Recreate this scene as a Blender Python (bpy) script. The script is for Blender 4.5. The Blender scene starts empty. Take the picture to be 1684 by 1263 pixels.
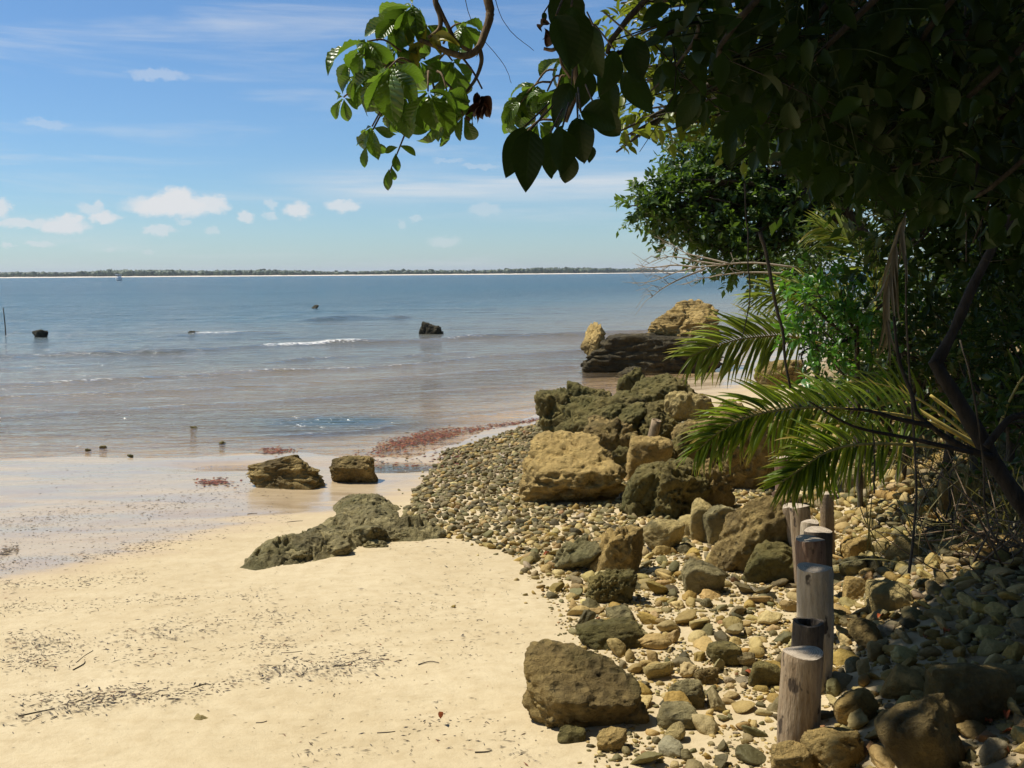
import bpy, bmesh, math, random
import numpy as np
from mathutils import Matrix, Vector

SC = bpy.context.scene
COL = SC.collection
R = math.radians

# ------------------------------------------------------------------ camera
ZC = 2.1                      # eye height above the upper sand
ZW = -0.45                    # sea level
FPX = 1703.0                  # focal length in photo pixels (photo 1684 x 1263)
PITCH, ROLL = R(-6.12), R(0.40)
FWD = np.array([0, math.cos(PITCH), math.sin(PITCH)])
_r0 = np.array([1.0, 0, 0]); _u0 = np.cross(_r0, FWD)
RIGHT = math.cos(ROLL) * _r0 - math.sin(ROLL) * _u0
UP = math.sin(ROLL) * _r0 + math.cos(ROLL) * _u0
CAM = np.array([0, 0, ZC])
cam = bpy.data.cameras.new('camera'); camo = bpy.data.objects.new('camera', cam); COL.objects.link(camo)
cam.sensor_width = 36; cam.lens = 36 * FPX / 1684
cam.clip_start = 0.05; cam.clip_end = 60000
m = Matrix.Identity(4)
for i in range(3):
    m[i][0], m[i][1], m[i][2], m[i][3] = RIGHT[i], UP[i], -FWD[i], CAM[i]
camo.matrix_world = m
SC.camera = camo

# ------------------------------------------------------------------ light
SUN_EL, SUN_AZ = R(61), R(-70)            # azimuth from +Y (view direction) towards +X
SUNV = np.array([math.sin(SUN_AZ) * math.cos(SUN_EL), math.cos(SUN_AZ) * math.cos(SUN_EL), math.sin(SUN_EL)])
sl = bpy.data.lights.new('sun', 'SUN'); sl.energy = 5.0; sl.angle = R(0.53); sl.color = (1.0, 0.94, 0.84)
so = bpy.data.objects.new('sun', sl); COL.objects.link(so)
so.rotation_euler = Vector(-SUNV).to_track_quat('-Z', 'Y').to_euler()
SC.view_settings.view_transform = 'Standard'; SC.view_settings.look = 'None'
SC.view_settings.exposure = 0.17; SC.view_settings.gamma = 1.0

def node(nt, typ, ins=None, **props):
    n = nt.nodes.new(typ)
    for k, v in props.items(): setattr(n, k, v)
    for k, v in (ins or {}).items():
        s = n.inputs[k]
        if isinstance(v, bpy.types.NodeSocket): nt.links.new(v, s)
        else: s.default_value = v
    return n
def math_(nt, op, a, b=None, c=None, clamp=False):
    d = {0: a}
    if b is not None: d[1] = b
    if c is not None: d[2] = c
    return node(nt, 'ShaderNodeMath', d, operation=op, use_clamp=clamp).outputs[0]
def ramp(nt, fac, stops, interp='LINEAR'):
    n = node(nt, 'ShaderNodeValToRGB', {0: fac}); r = n.color_ramp; r.interpolation = interp
    while len(r.elements) < len(stops): r.elements.new(0.5)
    for e, (p, c) in zip(r.elements, stops):
        e.position = p; e.color = (c, c, c, 1) if not hasattr(c, '__len__') else (*c, 1)
    return n.outputs[0]
def mixc(nt, f, a, b, blend='MIX'):
    n = node(nt, 'ShaderNodeMix', data_type='RGBA', blend_type=blend)
    for idx, v in ((0, f), (6, a), (7, b)):
        s = n.inputs[idx]
        if isinstance(v, bpy.types.NodeSocket): nt.links.new(v, s)
        elif idx == 0: s.default_value = v
        else: s.default_value = (*v, 1)
    return n.outputs[2]
def noise(nt, vec, scale, detail=4, rough=0.55, dist=0.0, out=0):
    d = {'Scale': scale, 'Detail': detail, 'Roughness': rough, 'Distortion': dist}
    if vec is not None: d['Vector'] = vec
    return node(nt, 'ShaderNodeTexNoise', d).outputs[out]
def mapv(nt, vec, scale=(1, 1, 1), rot=(0, 0, 0), loc=(0, 0, 0)):
    return node(nt, 'ShaderNodeMapping', {0: vec, 'Location': loc, 'Rotation': rot, 'Scale': scale}).outputs[0]

def px_azel(px, py):
    d = FWD + RIGHT * (px - 842) / FPX + UP * (631.5 - py) / FPX
    return math.atan2(d[0], d[1]), math.atan2(d[2], math.hypot(d[0], d[1]))

def build_world():
    w = bpy.data.worlds.new('World'); SC.world = w; w.use_nodes = True
    nt = w.node_tree; nt.nodes.clear()
    out = node(nt, 'ShaderNodeOutputWorld')
    sky = node(nt, 'ShaderNodeTexSky', sky_type='NISHITA', sun_disc=False, sun_elevation=SUN_EL, sun_rotation=SUN_AZ,
               altitude=0, air_density=1.0, dust_density=0.2, ozone_density=6.0)
    tc = node(nt, 'ShaderNodeTexCoord').outputs['Generated']
    sep = node(nt, 'ShaderNodeSeparateXYZ', {0: tc}).outputs
    az = math_(nt, 'ARCTAN2', sep[0], sep[1])
    el = math_(nt, 'ARCSINE', sep[2])
    ae = node(nt, 'ShaderNodeCombineXYZ', {0: az, 1: el, 2: 0.0}).outputs[0]
    # --- cumulus puffs: soft ellipses in direction space broken up by noise
    wob = noise(nt, mapv(nt, ae, (70, 110, 1)), 1.0, 6, 0.68, 0, 1)
    wv = node(nt, 'ShaderNodeVectorMath', {0: wob, 1: (0.5, 0.5, 0.5)}, operation='SUBTRACT').outputs[0]
    wv = node(nt, 'ShaderNodeVectorMath', {0: wv, 1: (0.026, 0.017, 0)}, operation='MULTIPLY').outputs[0]
    p = node(nt, 'ShaderNodeVectorMath', {0: ae, 1: wv}, operation='ADD').outputs[0]
    puffs = [(285, 338, 66, 16, 1), (290, 326, 26, 16, 1), (345, 336, 26, 15, .9), (245, 340, 26, 13, .9), (104, 372, 34, 12, .9), (118, 360, 15, 10, .9), (170, 357, 20, 9, .9),
             (40, 367, 42, 8, .7), (3, 343, 13, 12, .8), (150, 343, 17, 8, .55), (160, 335, 9, 7, .6), (492, 347, 21, 12, .85), (563, 338, 28, 11, .75), (405, 356, 12, 9, .7),
             (262, 379, 22, 7, .6), (302, 366, 12, 6, .4), (445, 335, 9, 9, .45), (445, 355, 12, 6, .45), (12, 402, 9, 5, .5), (62, 399, 22, 5, .5), (730, 396, 26, 9, .35), (800, 345, 28, 10, .35),
             (180, 412, 10, 4, .35), (350, 380, 9, 6, .4), (245, 414, 10, 4, .3), (682, 360, 12, 6, .35), (660, 370, 8, 6, .3), (870, 300, 60, 7, .3),
             (262, 123, 44, 8, .33), (80, 204, 34, 6, .28), (790, 272, 30, 5, .3), (740, 264, 26, 4, .25)]
    acc = None
    for (x, y, rx, ry, s) in puffs:
        a, e = px_azel(x, y)
        v = node(nt, 'ShaderNodeVectorMath', {0: p, 1: (a, e, 0)}, operation='SUBTRACT').outputs[0]
        v = node(nt, 'ShaderNodeVectorMath', {0: v, 1: (FPX / rx / 1.25, FPX / ry / 1.25, 0)}, operation='MULTIPLY').outputs[0]
        l = node(nt, 'ShaderNodeVectorMath', {0: v}, operation='LENGTH').outputs['Value']
        k = node(nt, 'ShaderNodeMapRange', {0: l, 1: 1.1, 2: 0.5, 3: 0.0, 4: s}, interpolation_type='SMOOTHSTEP').outputs[0]
        acc = k if acc is None else math_(nt, 'MAXIMUM', acc, k)
    # --- the same kind of small puffs all round the rest of the horizon
    g = noise(nt, mapv(nt, ae, (16, 34, 1), loc=(3.7, 1.1, 0)), 1.0, 5, 0.55)
    gm = node(nt, 'ShaderNodeMapRange', {0: g, 1: 0.60, 2: 0.74, 3: 0.0, 4: 0.75}, interpolation_type='SMOOTHSTEP').outputs[0]
    band = math_(nt, 'MULTIPLY', node(nt, 'ShaderNodeMapRange', {0: el, 1: 0.015, 2: 0.04}).outputs[0], node(nt, 'ShaderNodeMapRange', {0: el, 1: 0.10, 2: 0.075}).outputs[0])
    side = node(nt, 'ShaderNodeMapRange', {0: math_(nt, 'ABSOLUTE', az), 1: 0.5, 2: 0.62}).outputs[0]
    acc = math_(nt, 'MAXIMUM', acc, math_(nt, 'MULTIPLY', math_(nt, 'MULTIPLY', gm, band), side))
    # --- thin cirrus streaks
    c1 = noise(nt, mapv(nt, ae, (3.2, 34, 1), rot=(0, 0, R(2)), loc=(1.3, 0.4, 0)), 1.0, 6, 0.6, 0.4)
    cm = node(nt, 'ShaderNodeMapRange', {0: c1, 1: 0.47, 2: 0.80, 3: 0.0, 4: 0.52}, interpolation_type='SMOOTHSTEP').outputs[0]
    a1, e1 = px_azel(700, 306)
    de = math_(nt, 'MULTIPLY', math_(nt, 'SUBTRACT', el, e1), 1 / 0.014)
    de = math_(nt, 'MULTIPLY', de, de)
    b2 = math_(nt, 'POWER', 2.718, math_(nt, 'MULTIPLY', de, -1.0))
    azr = node(nt, 'ShaderNodeMapRange', {0: az, 1: -0.27, 2: -0.12}, interpolation_type='SMOOTHSTEP').outputs[0]
    c2 = noise(nt, mapv(nt, ae, (5, 90, 1), rot=(0, 0, R(1.2))), 1.0, 5, 0.6)
    b2 = math_(nt, 'MULTIPLY', math_(nt, 'MULTIPLY', b2, azr), node(nt, 'ShaderNodeMapRange', {0: c2, 1: 0.3, 2: 0.65, 3: 0.1, 4: 0.75}).outputs[0])
    acc = math_(nt, 'MAXIMUM', acc, math_(nt, 'MAXIMUM', cm, b2))
    skyc = mixc(nt, 1.0, sky.outputs[0], (0.77, 0.945, 1.07), 'MULTIPLY')
    col = mixc(nt, acc, skyc, CLOUD)
    bg = node(nt, 'ShaderNodeBackground', {0: col, 1: SKY_STRENGTH})
    nt.links.new(bg.outputs[0], out.inputs[0])
SKY_STRENGTH = 0.093
CLOUD = (7.2, 7.4, 7.6)
build_world()

# ------------------------------------------------------------------ numpy tools
def hsh(ix, iy, iz, s):
    h = (ix.astype(np.int64) * 374761393 + iy.astype(np.int64) * 668265263 + iz.astype(np.int64) * 2147483647 + s * 974711) & 0xFFFFFFFF
    h = ((h ^ (h >> 13)) * 1274126177) & 0xFFFFFFFF
    h = ((h ^ (h >> 16)) * 2246822519) & 0xFFFFFFFF
    return ((h ^ (h >> 15)) & 0xFFFFFF) / float(0xFFFFFF)
def vnoise(P, s=0):
    P = np.asarray(P, float); I = np.floor(P).astype(np.int64); f = P - I
    u = f * f * f * (f * (f * 6 - 15) + 10)
    r = 0
    for dx in (0, 1):
        for dy in (0, 1):
            for dz in (0, 1):
                wgt = (u[:, 0] if dx else 1 - u[:, 0]) * (u[:, 1] if dy else 1 - u[:, 1]) * (u[:, 2] if dz else 1 - u[:, 2])
                r = r + wgt * hsh(I[:, 0] + dx, I[:, 1] + dy, I[:, 2] + dz, s)
    return r * 2 - 1
def fbm(P, o=4, s=0, gain=0.5):
    P = np.asarray(P, float); a, r, t = 1.0, 0, 0
    for k in range(o):
        r = r + a * vnoise(P * 2.03 ** k + k * 17.3, s + k); t += a; a *= gain
    return r / t
def n2(x, y, f, o=3, s=0):
    return fbm(np.stack([np.ravel(x) * f, np.ravel(y) * f, np.full(np.size(x), 0.37)], 1), o, s).reshape(np.shape(x))
def sstep(a, b, x):
    t = np.clip((x - a) / (b - a), 0, 1); return t * t * (3 - 2 * t)
def nrm(v):
    v = np.asarray(v, float); return v / (np.linalg.norm(v, axis=-1, keepdims=True) + 1e-12)

def ray(px, py): return FWD + RIGHT * ((px - 842) / FPX) + UP * ((631.5 - py) / FPX)
def pt(px, py, d): return CAM + d * ray(px, py)
def proj(P):
    v = np.asarray(P, float) - CAM; t = v @ FWD
    return 842 + FPX * (v @ RIGHT) / t, 631.5 - FPX * (v @ UP) / t, t

# ------------------------------------------------------------------ terrain height
SHORE = np.array([(-300, 11), (-60, 13.3), (-12, 14.2), (-7, 14.4), (-3.4, 14.3), (-1.3, 14.0), (-0.8, 15.2), (0.45, 17.8), (1.3, 20.4), (2.6, 22.3), (3.9, 24.2), (5.4, 26.5), (8, 32), (20, 60), (60, 130), (300, 400)], float)
BANK = np.array([(0.9, -40), (0.95, 1), (1.35, 4.3), (2.32, 8), (2.8, 10.5), (3.6, 14), (4.6, 18), (5.6, 22), (7.2, 26), (10.5, 34), (24, 62), (66, 134), (310, 404)], float)
def sdist(x, y, L):
    x = np.asarray(x, float); y = np.asarray(y, float)
    best = np.full(x.shape, 1e18); sg = np.ones(x.shape)
    for a, b in zip(L[:-1], L[1:]):
        d = b - a; t = np.clip(((x - a[0]) * d[0] + (y - a[1]) * d[1]) / (d @ d), 0, 1)
        qx, qy = x - a[0] - t * d[0], y - a[1] - t * d[1]; q = qx * qx + qy * qy
        m = q < best - 1e-9
        cr = qx * d[1] - qy * d[0]      # right-hand side of the line is positive
        best = np.where(m, q, best); sg = np.where(m, np.sign(cr), sg)
    return np.sqrt(best) * sg
def H(x, y, detail=True):
    x = np.asarray(x, float); y = np.asarray(y, float)
    ds = sdist(x, y, SHORE) + 0.55 * n2(x, y, 0.32, 2, 70) + 0.25 * n2(x * .6, y, 1.1, 2, 71); db = sdist(x, y, BANK)
    z = ZW + np.where(ds > 0, 0.055 * ds - 0.0009 * np.minimum(ds, 30) ** 2, 0.05 * ds)
    z = np.clip(z, -3.5, 0.32)
    b = np.maximum(db, 0)
    z = z + 2.6 * (1 - np.exp(-b * 0.30 / 2.6)) + 0.04 * b * sstep(3, 8, b)
    z = z + 0.33 * np.exp(-(((x - 2.3) / 1.0) ** 2 + ((y - 14.6) / 2.2) ** 2))            # mound under the boulder heap
    z = z - 0.12 * np.exp(-(((x + 1.55) / 0.85) ** 2 + ((y - 13.35) / 0.42) ** 2))           # pool by the shore rocks
    z = z - 0.085 * np.exp(-(((x + 3.6) / 1.0) ** 2 + ((y - 13.5) / 0.35) ** 2))
    if detail:
        z = z + 0.022 * n2(x, y, 0.55, 3, 3) * sstep(-6, 1, ds) + 0.009 * n2(x, y, 2.3, 3, 9)
        z = z + 0.10 * n2(x, y, 1.1, 3, 5) * sstep(0.2, 1.5, db)
    return z
_T = np.geomspace(1.5, 400, 1600)
def gnd(px, py, zmin=None):
    P = CAM + _T[:, None] * ray(px, py)
    h = H(P[:, 0], P[:, 1])
    if zmin is not None: h = np.maximum(h, zmin)
    i = np.argmax(P[:, 2] < h)
    if i == 0: i = len(_T) - 1
    a, b = P[i - 1], P[i]; fa, fb = a[2] - h[i - 1], b[2] - h[i]
    return a + (b - a) * (fa / (fa - fb + 1e-12))
def gnd_many(px, py, zmin=None):
    """vectorised ground hits on a coarse march"""
    px = np.asarray(px, float); py = np.asarray(py, float)
    D = FWD[None] + RIGHT[None] * ((px - 842) / FPX)[:, None] + UP[None] * ((631.5 - py) / FPX)[:, None]
    t = np.full(len(px), 2.0); T = np.geomspace(2, 60, 260)
    hit = np.full(len(px), 60.0); done = np.zeros(len(px), bool)
    for k in range(len(T)):
        P = CAM + T[k] * D
        h = H(P[:, 0], P[:, 1], False)
        if zmin is not None: h = np.maximum(h, zmin)
        m = (P[:, 2] < h) & ~done
        hit[m] = T[k]; done |= m
    lo = hit / (T[1] / T[0]); hi = hit.copy()
    for _ in range(9):
        mid = (lo + hi) / 2; P = CAM + mid[:, None] * D; h = H(P[:, 0], P[:, 1], False)
        if zmin is not None: h = np.maximum(h, zmin)
        m = P[:, 2] < h; hi = np.where(m, mid, hi); lo = np.where(m, lo, mid)
    P = CAM + hi[:, None] * D
    P[:, 2] = H(P[:, 0], P[:, 1])
    return P

# ------------------------------------------------------------------ mesh helpers
def mesh(V, F, mat=None, smooth=True, attrs=None):
    V = np.ascontiguousarray(V, dtype=np.float32); F = np.ascontiguousarray(F, dtype=np.int32)
    me = bpy.data.meshes.new('m'); k = F.shape[1]
    me.vertices.add(len(V)); me.vertices.foreach_set('co', V.ravel())
    me.loops.add(F.size); me.loops.foreach_set('vertex_index', F.ravel())
    me.polygons.add(len(F)); me.polygons.foreach_set('loop_start', np.arange(len(F), dtype=np.int32) * k)
    me.polygons.foreach_set('use_smooth', np.full(len(F), smooth, dtype=bool))
    for nme, a in (attrs or {}).items():
        a = np.asarray(a, np.float32)
        if a.ndim == 1:
            at = me.attributes.new(nme, 'FLOAT', 'POINT'); at.data.foreach_set('value', a)
        else:
            at = me.attributes.new(nme, 'FLOAT_COLOR', 'POINT')
            at.data.foreach_set('color', np.concatenate([a, np.ones((len(a), 1), np.float32)], 1).ravel())
    me.update(calc_edges=True)
    if mat: me.materials.append(mat)
    return me
def tag(o, label=None, cat=None, group=None, kind=None):
    if label: o['label'] = label
    if cat: o['category'] = cat
    if group: o['group'] = group
    if kind: o['kind'] = kind
    return o
def obj(name, me, parent=None, label=None, cat=None, group=None, kind=None, loc=None, mat4=None):
    o = bpy.data.objects.new(name, me); COL.objects.link(o)
    if parent is not None: o.parent = parent
    if mat4 is not None: o.matrix_local = mat4
    elif loc is not None: o.location = loc
    return tag(o, label, cat, group, kind)
def empty(name, loc, label, cat, group=None):
    return obj(name, None, None, label, cat, group, None, loc)
def join(parts):
    Vs, Fs, n = [], [], 0
    for V, F in parts: Vs.append(V); Fs.append(np.asarray(F) + n); n += len(V)
    return np.concatenate(Vs), np.concatenate(Fs)
_ico = {}
def ico(l):
    if l not in _ico:
        bm = bmesh.new(); bmesh.ops.create_icosphere(bm, subdivisions=l, radius=1)
        V = np.array([v.co[:] for v in bm.verts]); F = np.array([[v.index for v in f.verts] for f in bm.faces]); bm.free()
        _ico[l] = (nrm(V), F)
    return _ico[l]
def spline(pts, n):
    P = np.asarray(pts, float)
    if len(P) == 2: return P[0] + (P[1] - P[0]) * np.linspace(0, 1, n)[:, None]
    Q = np.vstack([2 * P[0] - P[1], P, 2 * P[-1] - P[-2]]); s = np.linspace(0, len(P) - 1 - 1e-9, n); i = s.astype(int); t = (s - i)[:, None]
    a, b, c, d = Q[i], Q[i + 1], Q[i + 2], Q[i + 3]
    return 0.5 * ((2 * b) + (c - a) * t + (2 * a - 5 * b + 4 * c - d) * t ** 2 + (3 * b - a - 3 * c + d) * t ** 3)
def tube(P, rad, sides=8, bump=0.0, seed=0):
    P = np.asarray(P, float); n = len(P); rad = np.broadcast_to(np.asarray(rad, float), (n,))
    T = nrm(np.gradient(P, axis=0)); ref = np.array([0, 0, 1.0]) if abs(T[0][2]) < 0.9 else np.array([1.0, 0, 0])
    U = nrm(np.cross(T, ref)); W = np.cross(T, U); a = np.linspace(0, 2 * math.pi, sides, endpoint=False)
    rr = rad[:, None] * np.ones(sides)
    V = P[:, None] + rr[..., None] * (np.cos(a)[None, :, None] * U[:, None] + np.sin(a)[None, :, None] * W[:, None])
    V = V.reshape(-1, 3)
    if bump:
        off = V - np.repeat(P, sides, 0); V = V + off * (bump * fbm(V * 9, 3, seed))[:, None]
    F = []
    for i in range(n - 1):
        j = np.arange(sides); k = (j + 1) % sides
        F.append(np.stack([i * sides + j, i * sides + k, (i + 1) * sides + k], 1)); F.append(np.stack([i * sides + j, (i + 1) * sides + k, (i + 1) * sides + j], 1))
    V = np.vstack([V, P[0], P[-1]]); c0, c1 = len(V) - 2, len(V) - 1; j = np.arange(sides); k = (j + 1) % sides
    F.append(np.stack([np.full(sides, c0), k, j], 1)); F.append(np.stack([np.full(sides, c1), (n - 1) * sides + j, (n - 1) * sides + k], 1))
    return V, np.concatenate(F)
def frame_mat(o, x, y, z, sx=1, sy=1, sz=1):
    M = Matrix.Identity(4)
    for i in range(3): M[i][0], M[i][1], M[i][2], M[i][3] = x[i] * sx, y[i] * sy, z[i] * sz, o[i]
    return M

# ------------------------------------------------------------------ materials
def newmat(name):
    mt = bpy.data.materials.new(name); mt.use_nodes = True; nt = mt.node_tree; nt.nodes.clear()
    return mt, nt, node(nt, 'ShaderNodeOutputMaterial')
def finish(nt, out, shader): nt.links.new(shader, out.inputs[0])
def pos(nt): return node(nt, 'ShaderNodeNewGeometry').outputs['Position']
def objc(nt): return node(nt, 'ShaderNodeTexCoord').outputs['Object']
def attr(nt, n, o='Fac'): return node(nt, 'ShaderNodeAttribute', attribute_name=n).outputs[o]
def bump(nt, h, strength, dist, normal=None):
    d = {'Height': h, 'Strength': strength, 'Distance': dist}
    if normal is not None: d['Normal'] = normal
    return node(nt, 'ShaderNodeBump', d).outputs[0]
def bsdf(nt, **k):
    return node(nt, 'ShaderNodeBsdfPrincipled', {a.replace('_', ' '): (v if isinstance(v, bpy.types.NodeSocket) or not hasattr(v, '__len__') else (*v, 1)) for a, v in k.items()}).outputs[0]

def mat_sand():
    mt, nt, out = newmat('sand'); p = pos(nt)
    big = noise(nt, p, 0.7, 4); fine = noise(nt, p, 9, 5, 0.65); grain = noise(nt, p, 160, 2, 0.6)
    c = mixc(nt, ramp(nt, big, [(0.35, 0), (0.7, 1)]), (0.535, 0.43, 0.255), (0.605, 0.50, 0.312))
    c = mixc(nt, ramp(nt, fine, [(0.42, 0), (0.75, 0.6)]), c, (0.43, 0.325, 0.175))
    c = mixc(nt, ramp(nt, grain, [(0.60, 0), (0.72, 0.35)]), c, (0.30, 0.22, 0.12))
    wet = attr(nt, 'wet')
    wn = math_(nt, 'ADD', wet, math_(nt, 'MULTIPLY', math_(nt, 'SUBTRACT', noise(nt, mapv(nt, p, (0.5, 1.6, 1)), 1.6, 5, 0.6), 0.5), 0.9))
    wf = ramp(nt, wn, [(0.18, 0), (0.80, 1)], 'EASE')
    damp = mixc(nt, ramp(nt, fine, [(0.3, 0), (0.7, 1)]), (0.47, 0.355, 0.205), (0.53, 0.41, 0.25))
    c = mixc(nt, wf, c, damp)
    earth = attr(nt, 'earth')
    c = mixc(nt, earth, c, mixc(nt, ramp(nt, fine, [(0.35, 0), (0.65, 1)]), (0.17, 0.12, 0.06), (0.30, 0.22, 0.12)))
    wf2 = math_(nt, 'POWER', wf, 2.2)
    rough = node(nt, 'ShaderNodeMapRange', {0: wf2, 1: 0.0, 2: 1.0, 3: 0.95, 4: 0.30}).outputs[0]
    film = ramp(nt, noise(nt, mapv(nt, p, (0.35, 1.5, 1), rot=(0, 0, R(6))), 1.3, 5, 0.6, 0.6), [(0.42, 0.0), (0.60, 1.0)])
    rough = math_(nt, 'SUBTRACT', rough, math_(nt, 'MULTIPLY', math_(nt, 'MULTIPLY', film, wf2), 0.17))
    c = mixc(nt, math_(nt, 'MULTIPLY', math_(nt, 'MULTIPLY', film, wf), 0.45), c, (0.36, 0.255, 0.15))
    spec = node(nt, 'ShaderNodeMapRange', {0: wf2, 1: 0.0, 2: 1.0, 3: 0.15, 4: 0.55}).outputs[0]
    rip = noise(nt, mapv(nt, p, (1.2, 3.2, 1), rot=(0, 0, R(-8))), 2.2, 3, 0.5)
    b1 = bump(nt, math_(nt, 'ADD', math_(nt, 'MULTIPLY', fine, 0.55), rip), node(nt, 'ShaderNodeMapRange', {0: wf, 3: 0.75, 4: 0.12}).outputs[0], 0.03)
    b2 = bump(nt, grain, node(nt, 'ShaderNodeMapRange', {0: wf, 3: 0.55, 4: 0.06}).outputs[0], 0.004, b1)
    finish(nt, out, bsdf(nt, Base_Color=c, Roughness=rough, Specular_IOR_Level=spec, Normal=b2)); return mt

def mat_water():
    mt, nt, out = newmat('sea_water'); p = pos(nt)
    off = attr(nt, 'off'); dep = attr(nt, 'depth'); foam = attr(nt, 'foam')
    t = math_(nt, 'POWER', math_(nt, 'MULTIPLY', off, 1 / 160.0, clamp=True), 0.5)
    nb = noise(nt, mapv(nt, p, (0.05, 0.22, 1)), 1.0, 4, 0.55)
    t2 = math_(nt, 'ADD', t, math_(nt, 'MULTIPLY', math_(nt, 'SUBTRACT', nb, 0.5), 0.22))
    c = ramp(nt, t2, [(0.0, (0.31, 0.225, 0.125)), (0.16, (0.255, 0.195, 0.115)), (0.30, (0.155, 0.145, 0.11)), (0.46, (0.055, 0.10, 0.112)), (0.72, (0.018, 0.080, 0.105)), (1.0, (0.010, 0.062, 0.088))])
    # ripples: several scales, stretched along the wave crests
    w1 = noise(nt, mapv(nt, p, (0.9, 2.6, 1)), 1.0, 4, 0.6, 0.3)
    w2 = noise(nt, mapv(nt, p, (3.2, 9.0, 1), rot=(0, 0, R(7))), 1.0, 3, 0.6)
    w3 = noise(nt, mapv(nt, p, (0.13, 0.42, 1)), 1.0, 5, 0.65)
    far = node(nt, 'ShaderNodeMapRange', {0: off, 1: 4.0, 2: 45.0}).outputs[0]
    calm = node(nt, 'ShaderNodeMapRange', {0: dep, 1: 0.0, 2: 0.22, 3: 0.5, 4: 1.0}).outputs[0]
    n1 = bump(nt, w3, math_(nt, 'MULTIPLY', far, 1.0), 2.2)
    n2_ = bump(nt, w1, math_(nt, 'MULTIPLY', calm, 0.85), 0.25, n1)
    n3 = bump(nt, w2, math_(nt, 'MULTIPLY', calm, 0.75), 0.05, n2_)
    body = bsdf(nt, Base_Color=c, Roughness=node(nt, 'ShaderNodeMapRange', {0: far, 3: 0.07, 4: 0.20}).outputs[0], IOR=1.33, Specular_IOR_Level=0.5, Normal=n3)
    gl = node(nt, 'ShaderNodeBsdfGlossy', {'Color': (1, 1, 1, 1), 'Roughness': 0.06, 'Normal': n3}).outputs[0]
    fr = node(nt, 'ShaderNodeFresnel', {'IOR': 1.33, 'Normal': n3}).outputs[0]
    clear = node(nt, 'ShaderNodeMixShader', {0: fr, 1: node(nt, 'ShaderNodeBsdfTransparent', {0: (0.93, 0.90, 0.84, 1)}).outputs[0], 2: gl}).outputs[0]
    turb = node(nt, 'ShaderNodeMapRange', {0: dep, 1: 0.02, 2: 0.36, 3: 0.0, 4: 0.96}).outputs[0]
    s = node(nt, 'ShaderNodeMixShader', {0: turb, 1: clear, 2: body}).outputs[0]
    fn = noise(nt, mapv(nt, p, (3.0, 5.0, 3)), 2.2, 5, 0.7)
    fm = math_(nt, 'ADD', math_(nt, 'MULTIPLY', foam, 0.8), math_(nt, 'MULTIPLY', math_(nt, 'SUBTRACT', fn, 0.55), 2.6))
    fmask = math_(nt, 'MULTIPLY', ramp(nt, fm, [(0.40, 0), (0.70, 0.9)]), ramp(nt, foam, [(0.02, 0), (0.15, 1)]))
    fo = bsdf(nt, Base_Color=(0.80, 0.77, 0.70), Roughness=0.8, Normal=bump(nt, fn, 0.8, 0.05))
    finish(nt, out, node(nt, 'ShaderNodeMixShader', {0: fmask, 1: s, 2: fo}).outputs[0]); return mt

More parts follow.
